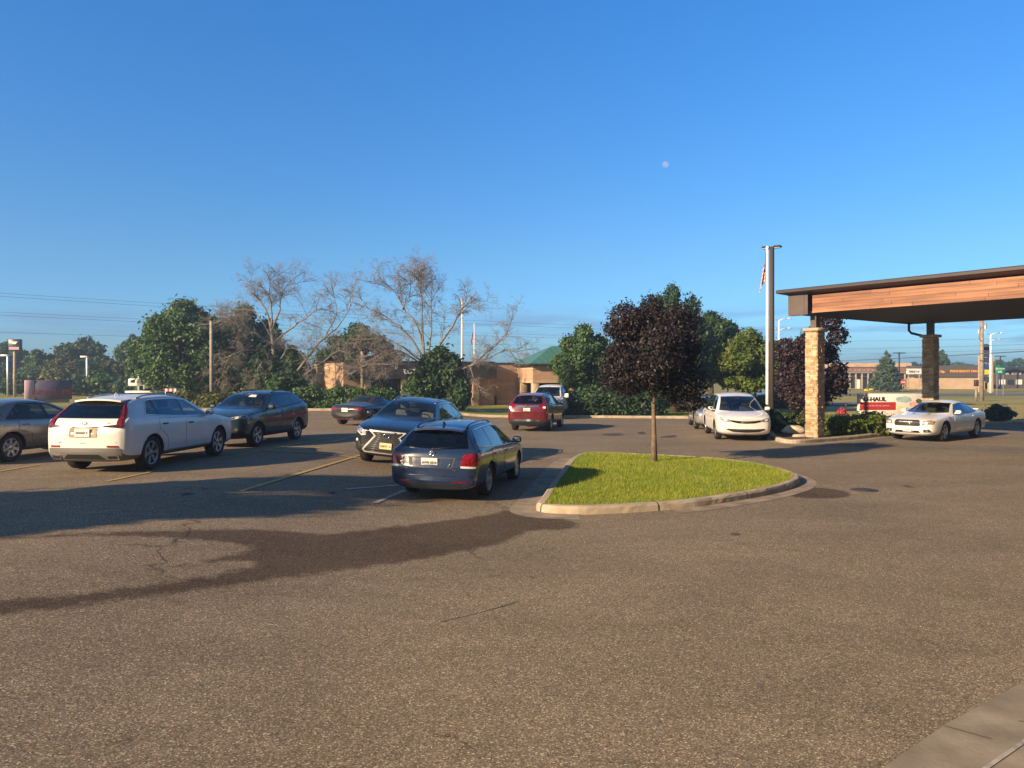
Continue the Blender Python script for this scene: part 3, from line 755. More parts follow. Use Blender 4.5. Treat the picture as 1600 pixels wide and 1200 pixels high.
for i, (u, hw, vt, dp, m, lb) in enumerate([(20, 34, 586, 96, 'leaf_dark', 'low distant shrub under the pole sign'), (72, 36, 582, 98, 'leaf_olive', 'distant shrub right behind the purple ground sign'),
        (118, 34, 588, 95, 'leaf_dark', 'distant dark shrub right of the purple ground sign'), (160, 34, 584, 96, 'leaf_green', 'distant shrub above the tail of the white SUV'), (205, 34, 588, 94, 'leaf_dark', 'distant shrub behind the white boom truck'),
        (250, 34, 592, 90, 'leaf_dark', 'distant shrub behind the striped barrier')]):
    bushpx('distant_shrub', lb, u, hw, vt, dp, m, 3000, 0.24, 120+i, 'distant shrubs on the left')
def hp(u, d): return Vector(((u-CU)/F*d, d))
hedge('clipped_hedge', 'clipped green hedge behind the dark roadster', [hp(472, 47.5), hp(604, 48)], 1.3, 1.28, 'leaf_green', 15000, 0.10, 91)
hedge('clipped_hedge', 'green hedge behind the dark teal crossover on the left', [hp(285, 50), hp(352, 50)], 1.2, 0.95, 'leaf_olive', 7000, 0.11, 92)
hedge('clipped_hedge', 'dark hedge right of the white pickup, before the entrance', [hp(888, 45.6), hp(945, 46), hp(1012, 46.3)], 1.7, 1.55, 'leaf_dark', 15000, 0.11, 93)
hedge('clipped_hedge', 'low olive hedge beyond the white minivan', [hp(1045, 58), hp(1240, 58)], 1.2, 0.9, 'leaf_olive', 9000, 0.13, 94)
hedge('leafy_hedge', 'bright green leafy hedge between the near stone pillar and the white sedan', [hp(1298, 30.2), hp(1340, 30.6), hp(1384, 31.6)], 0.95, 0.92, 'leaf_bright', 12000, 0.075, 95)
p = gp(1216, 678); bush('low_shrub', 'dark shrub at the foot of the square lamp post', 'shrub', (10.9, 31.4, 0.1), 0.55, 0.6, 0.9, 'leaf_dark', 5000, 0.06, 96)
bush('low_shrub', 'olive green shrub behind the pale boulder', 'shrub', (12.3, 33.0, 0.1), 0.75, 0.6, 0.85, 'leaf_olive', 5500, 0.06, 97)
bush('low_shrub', 'yellow green shrub behind the near stone pillar', 'shrub', (13.3, 33.8, 0.1), 0.6, 0.6, 0.85, 'leaf_bright', 4000, 0.07, 98)
bush('round_shrub', 'round clipped shrub behind the tail of the white sedan', 'shrub', (24.6, 38.9, 0.05), 0.82, 0.8, 0.95, 'leaf_dark', 7000, 0.07, 99)
bush('rose_bush', 'small rose bush with red flowers left of the white billboard', 'shrub', (14.7, 34.2, 0.12), 0.32, 0.3, 0.95, 'flower_red', 700, 0.05, 100)
bush('white_flower_bush', 'small clump of white flowers beside the red roses', 'shrub', (15.3, 33.6, 0.12), 0.36, 0.25, 0.62, 'flower_white', 500, 0.05, 101)
# tall weeds on the dry bank behind the white sedan
bush('tall_weeds', 'straggly dry weeds on the bank right of the far stone pillar', 'weed', (22.6, 40.2, 0.05), 1.3, 0.6, 0.95, 'leaf_olive', 2600, 0.06, 102)
# a leafy tree beyond the left picture edge whose shade lies across the lot
tree('shade_tree', 'leafy tree beside the lot whose shadow falls across the asphalt', 'tree', (-17.5, 4.6, 0.3), 9.0, 1.6, 2.75, 'leaf_green', 15000, 0.2, 110, nl=22, taper=0.35)

# ------------------------------------------------------------------ the two dead trees
def dead_tree(label, base, dep, trunk, limbs, seed, tw=1.0):
    rr = random.Random(seed)
    o = Vector((base[0], dep, G(base[0], dep)))
    t = thing('dead_tree', label, 'tree', o, 0, 'bare dead trees'); mbT = MB(); mbB = MB()
    def P(u, v, dy=0.0): return wp(u, v if v > 560 else 560-(560-v)*0.85, dep+dy)-o
    def twig(p, d, ln, r, lev):
        n = 4; pts = [p]; q = p.copy(); dd = d.copy()
        for i in range(n):
            dd = (dd+Vector((rr.uniform(-1, 1), rr.uniform(-1, 1), rr.uniform(-.8, .7)))*0.24+Vector((0, 0, -0.07 if lev > 1 else 0.02))).normalized()
            q = q+dd*ln/n; pts.append(q)
        mbB.tube(pts, [r*(1-0.75*i/n) for i in range(n+1)], 4 if lev < 2 else 3, 0, False)
        if lev < 3:
            for k in range((6, 5, 4)[lev]):
                f = rr.uniform(0.25, 1.0); i = min(n-1, int(f*n)); a = pts[i].lerp(pts[i+1], f*n-i)
                side = Vector((rr.uniform(-1, 1), rr.uniform(-1, 1), rr.uniform(-.6, .8))).normalized()
                twig(a, (dd*0.75+side*0.8).normalized(), ln*rr.uniform(0.42, 0.72), max(r*0.5, 0.007), lev+1)
    tp = [P(*q) for q in trunk]
    mbT.tube(tp, [0.25*tw*(1-0.55*i/(len(tp)-1)) for i in range(len(tp))], 9)
    for L in limbs:
        pts = [P(*q) for q in L['p']]; n = len(pts); r0 = L.get('r', 0.13)*0.72
        # smooth the limb
        fine = []
        for i in range(n-1):
            a, b2, c, d = pts[max(i-1, 0)], pts[i], pts[i+1], pts[min(i+2, n-1)]
            for k in range(4):
                s = k/4; fine.append(0.5*((2*b2)+(c-a)*s+(2*a-5*b2+4*c-d)*s*s+(3*b2-a-3*c+d)*s**3)+Vector((rr.uniform(-1, 1), rr.uniform(-1, 1), rr.uniform(-1, 1)))*0.05)
        fine.append(pts[-1]); m = len(fine)
        mbT.tube(fine, [r0*(1-0.86*i/(m-1)) for i in range(m)], 7)
        for k in range(L.get('n', 9)):
            f = rr.uniform(0.22, 1.0)*(m-1); i = min(m-2, int(f)); a = fine[i].lerp(fine[i+1], f-i); d = (fine[i+1]-fine[i]).normalized()
            side = Vector((rr.uniform(-1, 1), rr.uniform(-1, 1), rr.uniform(-.5, .6))).normalized()
            twig(a, (d*0.8+side*0.75).normalized(), rr.uniform(0.9, 1.8)*L.get('l', 1.0), 0.028, 0)
    mbT.build('trunk', M['deadwood'], t); mbB.build('branches', M['deadwood'], t)
x1 = (430-CU)/F*58
dead_tree('bare dead tree on the left, its twigs hanging over the green trees', (x1, 0), 58, [(432, 636), (430, 600), (428, 560), (426, 530), (424, 505)],
    [dict(p=[(424, 508), (415, 470), (396, 440), (374, 424)], r=.12, n=9), dict(p=[(424, 505), (424, 465), (420, 435), (424, 412)], r=.12, n=10),
     dict(p=[(425, 508), (437, 470), (440, 440), (455, 415)], r=.12, n=10), dict(p=[(428, 530, -1), (460, 500, -1), (490, 476, -2), (505, 465, -2)], r=.12, n=8),
     dict(p=[(430, 612), (468, 575, -1), (500, 530, -2), (530, 500, -2), (552, 452, -2)], r=.17, n=12), dict(p=[(505, 525, -2), (525, 480, -2), (521, 440, -2)], r=.08, n=7),
     dict(p=[(428, 540), (398, 512, -2), (368, 495, -3), (340, 490, -3)], r=.12, n=12, l=1.1), dict(p=[(428, 556), (395, 545, -2), (362, 555, -3), (345, 590, -3)], r=.10, n=13, l=1.1),
     dict(p=[(430, 580), (448, 545, -2), (470, 548, -3), (490, 590, -3)], r=.10, n=11, l=1.0), dict(p=[(432, 610), (470, 590, -2), (510, 560, -3), (530, 545, -3)], r=.11, n=9),
     dict(p=[(425, 520), (400, 478), (378, 470), (345, 482)], r=.08, n=7), dict(p=[(430, 570), (410, 565, -3), (400, 590, -3), (396, 612, -3)], r=.08, n=8)], 201, 0.9)
x2 = (676-CU)/F*51
dead_tree('bare dead tree on the right, wide open limbs before the brick building', (x2, 0), 51, [(676, 640), (672, 612), (668, 585), (665, 562)],
    [dict(p=[(666, 566), (640, 520), (606, 485), (570, 464)], r=.12, n=10), dict(p=[(664, 560), (652, 500), (632, 470), (618, 440), (604, 428)], r=.12, n=11),
     dict(p=[(664, 558), (660, 500), (660, 460), (656, 425), (654, 410)], r=.11, n=11), dict(p=[(668, 562), (673, 510), (674, 465), (672, 440)], r=.10, n=9),
     dict(p=[(670, 566), (690, 530), (712, 490), (728, 460), (745, 440)], r=.14, n=12), dict(p=[(676, 610), (700, 585, -1), (735, 572, -2), (765, 545, -2), (790, 516, -2), (804, 502, -2)], r=.12, n=11),
     dict(p=[(735, 572, -2), (762, 560, -2), (790, 545, -2), (806, 548, -2)], r=.06, n=6, l=.8), dict(p=[(666, 570), (630, 540, -2), (600, 522, -2), (580, 528, -2)], r=.09, n=9),
     dict(p=[(668, 580), (640, 555, -2), (610, 545, -3), (585, 560, -3)], r=.09, n=11), dict(p=[(668, 590), (620, 572, -3), (575, 570, -3), (540, 590, -3)], r=.09, n=11),
     dict(p=[(735, 575, -2), (745, 600, -2), (750, 615, -2)], r=.05, n=6, l=.6), dict(p=[(628, 470), (640, 440), (642, 420)], r=.06, n=6)], 202, 0.85)
# ================================================================== vehicles
def glyphs(n, size, ext, seed):
    """a line of small upright strokes, for lettering too far away to be read"""
    rr = random.Random(seed); mb = MB(); x = 0.0
    for k in range(n):
        w = size*rr.uniform(0.45, 0.8)
        if rr.random() < 0.13 and k: x += size*0.45
        mb.box((x+w*0.12, 0, 0), (w*0.24, size*rr.choice((0.7, 1.0)), ext*2))
        if rr.random() < 0.75: mb.box((x+w*0.5, size*rr.choice((-0.3, 0.0, 0.3)), 0), (w*0.5, size*0.2, ext*1.8))
        if rr.random() < 0.6: mb.box((x+w*0.85, 0, 0), (w*0.22, size*0.7, ext*2))
        x += w+size*0.16
    return [Vector((p[0]-x/2, p[1], p[2])) for p in mb.v], mb.f
def interp(tab, x):
    if x <= tab[0][0]: return tab[0][1]
    for (a, b), (c, d) in zip(tab[:-1], tab[1:]):
        if x <= c: return b+(d-b)*(x-a)/(c-a+1e-9)
    return tab[-1][1]
def clip_x(poly, x0, x1):
    def cut(pl, f):
        out = []
        for i in range(len(pl)):
            a, b = pl[i-1], pl[i]; fa, fb = f(a), f(b)
            if (fa >= 0) != (fb >= 0):
                t = fa/(fa-fb); out.append((a[0]+(b[0]-a[0])*t, a[1]+(b[1]-a[1])*t))
            if fb >= 0: out.append(b)
        return out
    return cut(cut(poly, lambda p: p[0]-x0), lambda p: x1-p[0])
def grow(poly, d):
    n = len(poly); P = [Vector((p[0], p[1])) for p in poly]
    ar = sum(P[i].x*P[(i+1) % n].y-P[(i+1) % n].x*P[i].y for i in range(n)); s = 1 if ar > 0 else -1
    out = []
    for i in range(n):
        e1 = (P[i]-P[i-1]); e2 = (P[(i+1) % n]-P[i])
        e1 = e1.normalized() if e1.length > 1e-6 else e2.normalized(); e2 = e2.normalized() if e2.length > 1e-6 else e1
        n1 = Vector((e1.y, -e1.x))*s; n2 = Vector((e2.y, -e2.x))*s; m = n1+n2
        m = m.normalized() if m.length > 1e-3 else n1
        q = P[i]+m*d/max(0.5, m.dot(n1)); out.append((q.x, q.y))
    return out
def rrect(x0, x1, z0, z1, r=0.03, n=3):
    out = []
    for cx, cz, a0 in ((x1-r, z1-r, 0), (x0+r, z1-r, 90), (x0+r, z0+r, 180), (x1-r, z0+r, 270)):
        for k in range(n+1):
            a = R(a0+90*k/n); out.append((cx+r*math.cos(a), cz+r*math.sin(a)))
    return out
def ell(cx, cz, rx, rz, n=20): return [(cx+rx*math.cos(6.2832*k/n), cz+rz*math.sin(6.2832*k/n)) for k in range(n)]

class Car:
    """body lofted through cross sections, everything else laid on its surface. x is measured back from the nose."""
    def __init__(s, name, label, cat, p, paint, rear, front, side, level=2, clad=None, group='vehicles on the lot'):
        s.p = p; s.paint = paint; s.clad = clad or paint
        L, w = p['L'], p['w']; s.L, s.w = L, w
        s.xo = p['fo']+p['wb']/2; s.R = p['R']
        # pose from the two wheel contacts on the visible side (side +1 = the car's left wheels)
        rear = Vector((rear[0], rear[1])); front = Vector((front[0], front[1])); h = (front-rear).normalized(); n = Vector((-h.y, h.x))
        c = (rear+front)/2-n*side*(w-0.06)
        hx = p['wb']/2
        zs = {(i, j): G(*(c+h*i*hx+n*j*(w-.1))) for i in (-1, 1) for j in (-1, 1)}
        z = sum(zs.values())/4
        ax = Vector((h.x, h.y, ((zs[1, 1]+zs[1, -1])-(zs[-1, 1]+zs[-1, -1]))/2/(2*hx))).normalized()
        ay = Vector((n.x, n.y, ((zs[1, 1]+zs[-1, 1])-(zs[1, -1]+zs[-1, -1]))/2/(2*(w-.1))))
        az = ax.cross(ay).normalized(); ay = az.cross(ax)
        s.root = empty(name); s.root.rotation_euler = Matrix((ax, ay, az)).transposed().to_euler(); s.root.location = (c.x, c.y, z+0.012)
        tag(s.root, label, cat, group)
        s.rows = s.stations(); s.cuts = []; s.make_body(level)
    def stations(s):
        p = s.p; L, w, zb = s.L, s.w, p['zb']; hn = p['hn']; cx, cz = p['cowl']; wx, wz = p['wst']; px, pz = p['pk']; rx, rz = p['rr']; tx, tz = p['tb']; ex, ez = p['te']
        bf, br = p['bf'], p['br']; wr = p['wr']; hw = p.get('hw', 0.84)*w
        belt = lambda x: bf+(br-bf)*max(0, min(1, (x-cx)/(tx-cx)))
        q = []
        nt_ = p.get('nose', 0.0)
        q.append((0.0+nt_*0.0, zb+0.20, hn-0.17, hn-0.12, 0.74*w, 0.64*w, 0.02))
        q.append((0.06, zb+0.07, hn-0.10, hn-0.04, 0.86*w, 0.75*w, 0.03))
        q.append((0.24, zb, hn-0.04, hn+0.025, 0.95*w, 0.80*w, 0.04))
        mx = 0.24+(cx-0.24)*0.5
        q.append((mx, zb, hn*0.4+bf*0.6-0.01, hn*0.42+cz*0.58+0.025, w, hw*0.98, 0.05))
        q.append((cx-0.05, zb, bf, cz, w, hw, 0.05))
        q.append((cx+(wx-cx)*0.5, zb, belt(cx+(wx-cx)*.5), cz+(wz-cz)*0.56, w, hw*0.42+wr*0.58, 0.05))
        q.append((wx, zb, belt(wx), wz, w, wr, 0.055))
        q.append((px, zb, belt(px), pz, w, wr, 0.06))
        m = (px+rx)/2; q.append((m, zb, belt(m), (pz+rz)/2+p.get('arch', 0.025), w, wr*0.99, 0.06))
        q.append((rx, zb, belt(rx), rz, w*0.995, wr*0.96, 0.055))
        m = (rx+tx)/2; q.append((m, zb, belt(m), rz*0.46+tz*0.54, w*0.985, wr*0.42+0.80*w*0.58, 0.05))
        q.append((tx, zb+0.02, br, max(tz, br+0.03), w*0.97, 0.78*w, 0.04))
        if ex > tx+0.3:
            m = (tx+ex)/2; q.append((m, zb+0.03, br*0.5+ez*0.5-0.015, tz*0.45+ez*0.55+0.01, w*0.955, 0.77*w, 0.04))
        q.append((ex, zb+0.05, ez-0.05, ez, w*0.93, 0.77*w, 0.035))
        q.append((L-0.05, zb+0.10, ez-0.17 if ex < tx+0.3 else ez-0.10, ez-0.13 if ex < tx+0.3 else ez-0.05, w*0.87, 0.75*w, 0.03))
        q.append((L, zb+0.20, ez-0.32 if ex < tx+0.3 else ez-0.24, ez-0.27 if ex < tx+0.3 else ez-0.18, w*0.77, 0.68*w, 0.02))
        return q
    def X(s, x): return s.xo-x
    def make_body(s, level):
        p = s.p; L, w = s.L, s.w; rows = s.rows; N = len(rows); bw = p.get('bw', 0.955); cl = p.get('clad_h', 0.12)
        bfr, brr = p.get('bowf', 0.13), p.get('bowr', 0.08); wx = p['wst'][0]; rx = p['rr'][0]
        def bow(x, y, zf):
            k = 1-min(1, (y/w)**2)
            if x < wx: return bfr*(1-x/wx)**0.6*k
            if x > rx: return -brr*((x-rx)/(L-rx))**0.8*k
            return 0
        bm = bmesh.new(); grid = []
        for (x, zb, zl, zt, ww, wt, dr) in rows:
            half = [(0, zb), (0.80*ww, zb), (0.972*ww, zb+cl), (ww, zb+0.52*(zl-zb)), (0.992*ww, zl-0.13*(zl-zb)), (bw*ww, zl), (wt, zt-dr), (0.58*wt, zt-0.22*dr), (0, zt)]
            ring = half+[(-a, b) for a, b in half[7:0:-1]]
            grid.append([bm.verts.new((s.X(x)+bow(x, y, z), y, z)) for y, z in ring])
        nr = 16
        cr = bm.edges.layers.float.new('crease_edge')
        def seg(k):  # 0 underbody / cladding, 1 paint
            return 0 if k in (0, 1, 14, 15) else 1
        for i in range(N-1):
            for k in range(nr):
                k2 = (k+1) % nr
                f = bm.faces.new((grid[i][k], grid[i+1][k], grid[i+1][k2], grid[i][k2])); f.material_index = seg(k); f.smooth = True
        for g, x, sg in ((grid[0], rows[0][0], 1), (grid[-1], rows[-1][0], -1)):
            cen = [g[0]]
            for k in range(1, 8):
                z = g[k].co.z; cen.append(bm.verts.new((s.X(x)+bow(x, 0, z), 0, z)))
            cen.append(g[8])
            for k in range(8):
                f = bm.faces.new((g[k], g[k+1], cen[k+1], cen[k]) if cen[k] is not g[k] and cen[k+1] is not g[k+1] else [v for v in dict.fromkeys((g[k], g[k+1], cen[k+1], cen[k]))]); f.material_index = seg(k); f.smooth = True
                kk = (16-k) % 16; kk1 = 16-(k+1)
                f = bm.faces.new([v for v in dict.fromkeys((g[kk1], g[kk], cen[k], cen[k+1]))]); f.material_index = seg(k); f.smooth = True
        for i in range(N-1):
            for k, c in ((5, 0.35), (6, 0.35), (2, 0.3)):
                for kk in (k, 16-k):
                    e = bm.edges.get((grid[i][kk], grid[i+1][kk]))
                    if e: e[cr] = c
        bmesh.ops.recalc_face_normals(bm, faces=bm.faces)
        me = bpy.data.meshes.new('body'); bm.to_mesh(me); bm.free()
        ob = bpy.data.objects.new('body', me); COL.objects.link(ob)
        for m in (s.clad, s.paint, M['black']): me.materials.append(m)
        md = ob.modifiers.new('s', 'SUBSURF'); md.levels = level; md.render_levels = level
        dg = bpy.context.evaluated_depsgraph_get(); me2 = bpy.data.meshes.new_from_object(ob.evaluated_get(dg))
        # the smoothing pulls the shell in: let it out again to the full height and width
        kz = (max(r[3] for r in rows)-p['zb'])/(max(v.co.z for v in me2.vertices)-p['zb']); ky = w/max(v.co.y for v in me2.vertices)
        for v in me.vertices:
            if v.co.z > p['zb']: v.co.z = p['zb']+(v.co.z-p['zb'])*kz
            v.co.y *= ky
        me.update(); ob.data.update_tag(); dg.update(); me2 = bpy.data.meshes.new_from_object(ob.evaluated_get(dg))
        s.bvh = BVHTree.FromPolygons([v.co.copy() for v in me2.vertices], [tuple(f.vertices) for f in me2.polygons])
        cm = MB()
        ra = s.R+0.055
        for xx in (p['fo'], p['fo']+p['wb']):
            for sd in (-1, 1):
                cm.lathe([(0, 0), (ra, 0), (ra, 0.8), (0, 0.8)], 40, 0, False, Matrix.Translation((s.X(xx), sd*(w-0.30) if sd < 0 else (w-0.30), s.R*1.0)) @ Matrix.Rotation(R(-90 if sd > 0 else 90), 4, 'X'))
        cut = cm.build('cut', M['black'])
        bc = bmesh.new(); bc.from_mesh(cut.data); bmesh.ops.remove_doubles(bc, verts=bc.verts, dist=1e-5); bmesh.ops.recalc_face_normals(bc, faces=bc.faces); bc.to_mesh(cut.data); bc.free()
        b = ob.modifiers.new('b', 'BOOLEAN'); b.object = cut; b.operation = 'DIFFERENCE'; b.solver = 'EXACT'
        dg = bpy.context.evaluated_depsgraph_get(); dg.update(); me3 = bpy.data.meshes.new_from_object(ob.evaluated_get(dg))
        bpy.data.objects.remove(ob); bpy.data.objects.remove(cut)
        nv = len(me3.vertices)
        for f in me3.polygons:
            c = f.center
            for xx in (p['fo'], p['fo']+p['wb']):
                dx = c.x-s.X(xx); dz = c.z-s.R
                if math.hypot(dx, dz) < ra+0.004 and abs(c.y) > w-0.315 and (abs(f.normal.y) < 0.5 or abs(c.y) < w-0.28):
                    if abs(math.hypot(dx, dz)-ra) < 0.03 or abs(c.y) < w-0.28: f.material_index = 2; f.use_smooth = False
        me3.name = 'body'
        s.body = bpy.data.objects.new('body', me3); COL.objects.link(s.body); s.body.parent = s.root
        # wheels
        s.gw = []
    # -------------------------------------------------------------- surface panels
    def hit(s, view, a, b):
        if view == 'S': o, d = Vector((s.X(a), 4, b)), Vector((0, -1, 0))
        elif view == 'F': o, d = Vector((8, a, b)), Vector((-1, 0, 0))
        elif view == 'R': o, d = Vector((-8, a, b)), Vector((1, 0, 0))
        else: o, d = Vector((s.X(a), b, 5)), Vector((0, 0, -1))
        r = s.bvh.ray_cast(o, d)
        if r[0] is None:
            q = o+d*{'S': 4-s.w*0.9, 'F': 8-s.xo, 'R': 8-(s.L-s.xo), 'T': 4}[view]
            r = s.bvh.find_nearest(q)
        n = r[1]
        if n.dot(d) > 0: n = -n
        return r[0], n, d
    def panel(s, mb, view, poly, off=0.004, mi=0, sp=0.06, th=0.012, both=True):
        poly = [tuple(p) for p in poly]
        b = resample(poly, sp, True); nb = len(b); pts = list(b)
        xs = [p.x for p in b]; ys = [p.y for p in b]
        for i in range(1, int((max(xs)-min(xs))/sp)+1):
            for j in range(1, int((max(ys)-min(ys))/sp)+1):
                q = Vector((min(xs)+i*sp+0.003*(j % 2), min(ys)+j*sp+0.002*(i % 3)))
                if inside(q, b) and min((q-c).length for c in b) > sp*0.35: pts.append(q)
        vs2, _, fs, ov, *_ = geometry.delaunay_2d_cdt(pts, [], [list(range(nb))], 1, 1e-6)
        P = []; Nn = []; d = None
        for q in vs2:
            h, n, d = s.hit(view, q.x, q.y); n = (n*0.8-d*0.2).normalized(); P.append(h+n*off); Nn.append(n)
        # boundary order
        cnt = {}
        fl = []
        for f in fs:
            a, b_, c = P[f[0]], P[f[1]], P[f[2]]
            if (b_-a).cross(c-a).dot(d) > 0: f = tuple(reversed(f))
            fl.append(tuple(f))
            for k in range(3):
                e = (f[k], f[(k+1) % 3]); cnt[e] = 1
        for sd in ((1, -1) if both else (1,)):
            fix = lambda v: v if sd == 1 else Vector((v.x, -v.y, v.z))
            ff = fl if sd == 1 else [tuple(reversed(f)) for f in fl]
            mb.add([fix(v) for v in P], ff, mi, True)
            bv = []; bf_ = []
            for (a, b_) in cnt:
                if (b_, a) not in cnt:
                    i = len(bv); bv += [fix(P[a]), fix(P[b_]), fix(P[b_]-Nn[b_]*th), fix(P[a]-Nn[a]*th)]
                    bf_.append((i, i+3, i+2, i+1) if sd == 1 else (i, i+1, i+2, i+3))
            mb.add(bv, bf_, mi, False)
    def part(s, name, mats, panels, parent=None, sp=0.06):
        """panels: (view, polygon, offset[, material index[, both]])"""
        mb = MB()
        for q in panels:
            s.panel(mb, q[0], q[1], q[2], q[3] if len(q) > 3 else 0, sp, 0.012, q[4] if len(q) > 4 else q[0] == 'S')
        return mb.build(name, mats, parent or s.root)
    def sided(s, name, mats, panels, parent=None, sp=0.06):
        """one part on either side of the car; parent may be a pair"""
        out = []
        for sd in (1, -1):
            mb = MB()
            for q in panels:
                t = MB(); s.panel(t, q[0], q[1], q[2], q[3] if len(q) > 3 else 0, sp, 0.012, False)
                vs = t.v if sd == 1 else [(v[0], -v[1], v[2]) for v in t.v]
                fs = t.f if sd == 1 else [tuple(reversed(f)) for f in t.f]
                n = len(mb.v); mb.v += vs
                for f, m_, sm in zip(fs, t.m, t.s): mb.f.append(tuple(i+n for i in f)); mb.m.append(m_); mb.s.append(sm)
            pr = parent[0 if sd == 1 else 1] if isinstance(parent, (list, tuple)) else (parent or s.root)
            out.append(mb.build(name, mats, pr))
        return out
    def roof_edge(s, x): return interp([(r[0], r[3]-r[6]) for r in s.rows], x)
    def belt(s, x): return interp([(r[0], r[2]) for r in s.rows], x)
    def dlo(s, xfb, xft, xrt, xrb, top=0.05, bot=0.03, kick=0.0):
        """outline of the side windows"""
        pts = [(xfb, s.belt(xfb)+bot)]
        n = 8
        for k in range(n+1):
            x = xft+(xrt-xft)*k/n; pts.append((x, s.roof_edge(x)-top))
        pts.append((xrb, s.belt(xrb)+bot+kick))
        for k in range(1, 6):
            x = xrb+(xfb-xrb)*k/6; pts.append((x, s.belt(x)+bot+kick*(1-k/6)**3))
        return pts
    def glazing(s, d, splits, doors, gap=0.035, frame=None, chrome=None, glass=None, rear_glass=None):
        """frame all round, a pane between every pair of splits; doors = x ranges with their rear edges"""
        glass = glass or M['side_glass']
        s.doors = []
        p = s.p; zlo = p['zb']+p.get('sill', 0.16)
        for (x0, x1, cut) in doors:
            pl = [(x0, zlo), (x0+0.02, s.belt(x0)-0.012)]
            for k in range(1, 5):
                x = x0+(x1-x0)*k/4; pl.append((x, s.belt(x)-0.012))
            if cut: pl += [(x1, s.belt(x1)-0.22), (x1-cut, zlo+0.30), (x1-cut*1.15, zlo)]
            else: pl += [(x1, zlo)]
            gapp = s.sided('door_gap', M['black'], [('S', grow(pl, 0.008), 0.001)], s.body, 0.08)
            dr = s.sided('door', s.paint, [('S', pl, 0.006)], None, 0.08); s.doors.append((x0, x1, dr))
        s.cut_y(grow(d, -0.012))
        rim = []
        for sd in (1, -1):
            pts = []
            for q in resample(grow(d, 0.008), 0.09, True):
                h, n, _ = s.hit('S', q.x, q.y); h = h+n*0.004; pts.append((h.x, sd*h.y, h.z))
            mb = MB(); mb.tube(pts+[pts[0]], 0.013 if chrome else 0.011, 6, 0, False); mb.build('window_trim', M['chrome'] if chrome else (frame or M['blackgloss']), s.root)
        for x in splits[1:-1]:
            s.sided('window_pillar', frame or M['blackgloss'], [('S', clip_x(grow(d, 0.004), x-0.05, x+0.05), 0.004)], s.body, 0.06)
        for i_, (a, b) in enumerate(zip(splits[:-1], splits[1:])):
            pl = grow(clip_x(d, a+gap/2, b-gap/2), -0.006)
            par = None
            for x0, x1, dr in s.doors:
                if x0-0.05 <= (a+b)/2 <= x1+0.02: par = dr
            s.sided('window', glass if i_ == 0 else (rear_glass or M['privacy']), [('S', pl, 0.007)], par, 0.08)
        for x0, x1, dr in s.doors:
            hx = x1-0.20; hz = s.belt(hx)-p.get('hdl', 0.13)
            for i, sd in ((0, 1), (1, -1)):
                h, n, _ = s.hit('S', hx, hz); mb = MB()
                mb.rbox((h.x, sd*(h.y+0.016), h.z), (0.19, 0.034, 0.032), 0.012, 2); mb.build('handle', s.p.get('hmat', s.paint), dr[i])
    def windscreen(s, wb_, wt_, zb_, zt_, view='F', name='windscreen', zc=0.0, mat=None):
        pl = [(-wb_, zb_), (-wb_*0.5, zb_-zc), (0, zb_-zc*1.2), (wb_*0.5, zb_-zc), (wb_, zb_), (wt_, zt_), (0, zt_+0.02), (-wt_, zt_)]
        s.cut_x(grow(pl, -0.01), view)
        return s.part(name, mat or M['screen' if view == 'F' else 'privacy'], [(view, pl, 0.006, 0, False)], None, 0.05)
    def cut_y(s, pl):
        mb = MB(); mb.prism([(s.X(x), z) for x, z in pl], -2, 2, 2, Matrix.Rotation(R(90), 4, 'X')); s.cuts.append(mb)
    def cut_x(s, pl, view):
        p = s.p; x0, x1 = (s.X(p['wst'][0]+0.35), 6) if view == 'F' else (-6, s.X(p['rr'][0]-0.35))
        mb = MB(); mb.prism([(y, z) for y, z in pl], x0, x1, 2, Matrix(((0, 0, 1, 0), (1, 0, 0, 0), (0, 1, 0, 0), (0, 0, 0, 1)))); s.cuts.append(mb)
    def finish(s, seat='seat', rows=2):
        """cut the window openings out of the shell and furnish the cabin"""
        if not s.cuts: return
        tmp = []
        for mb in s.cuts:
            o = mb.build('cut', [M['interior']]*3); bc = bmesh.new(); bc.from_mesh(o.data); bmesh.ops.recalc_face_normals(bc, faces=bc.faces); bc.to_mesh(o.data); bc.free()
            o.parent = s.root; tmp.append(o)
            b = s.body.modifiers.new('w', 'BOOLEAN'); b.object = o; b.operation = 'DIFFERENCE'; b.solver = 'EXACT'
        s.body.data.materials.append(M['interior'])
        bpy.context.view_layer.update(); dg = bpy.context.evaluated_depsgraph_get(); me = bpy.data.meshes.new_from_object(s.body.evaluated_get(dg))
        s.body.modifiers.clear(); s.body.data = me; me.name = 'body'
        for o in tmp: bpy.data.objects.remove(o)
        p = s.p; xf = p['wst'][0]+0.42; H = p['pk'][1]
        xs = [xf]+([min(xf+0.92, p['rr'][0]-0.15)] if rows > 1 else [])+([xf+1.8] if rows > 2 else [])
        for x in xs:
            for sd in (1, -1):
                z = s.belt(x); mb = MB()
                mb.rbox((s.X(x+0.05), sd*0.37*s.w/0.94, z-0.12), (0.15, 0.46, 0.62), 0.06, 3); mb.rbox((s.X(x+0.11), sd*0.37*s.w/0.94, min(z+0.30, H-0.24)), (0.11, 0.26, 0.17), 0.045, 3)
                mb.build('seat', M[seat], s.root)
        x = p['wst'][0]-0.02; zc = s.belt(x)+0.01
        mb = MB(); pts = [(s.X(x)+0.05*math.sin(6.2832*k/20), 0.36+0.17*math.cos(6.2832*k/20), zc+0.165*math.sin(6.2832*k/20)) for k in range(21)]
        mb.tube(pts, 0.017, 6, 0, False); mb.tube([pts[0], (s.X(x)+0.03, 0.36, zc), pts[10]], 0.02, 6); mb.build('steering_wheel', M['black'], s.root)
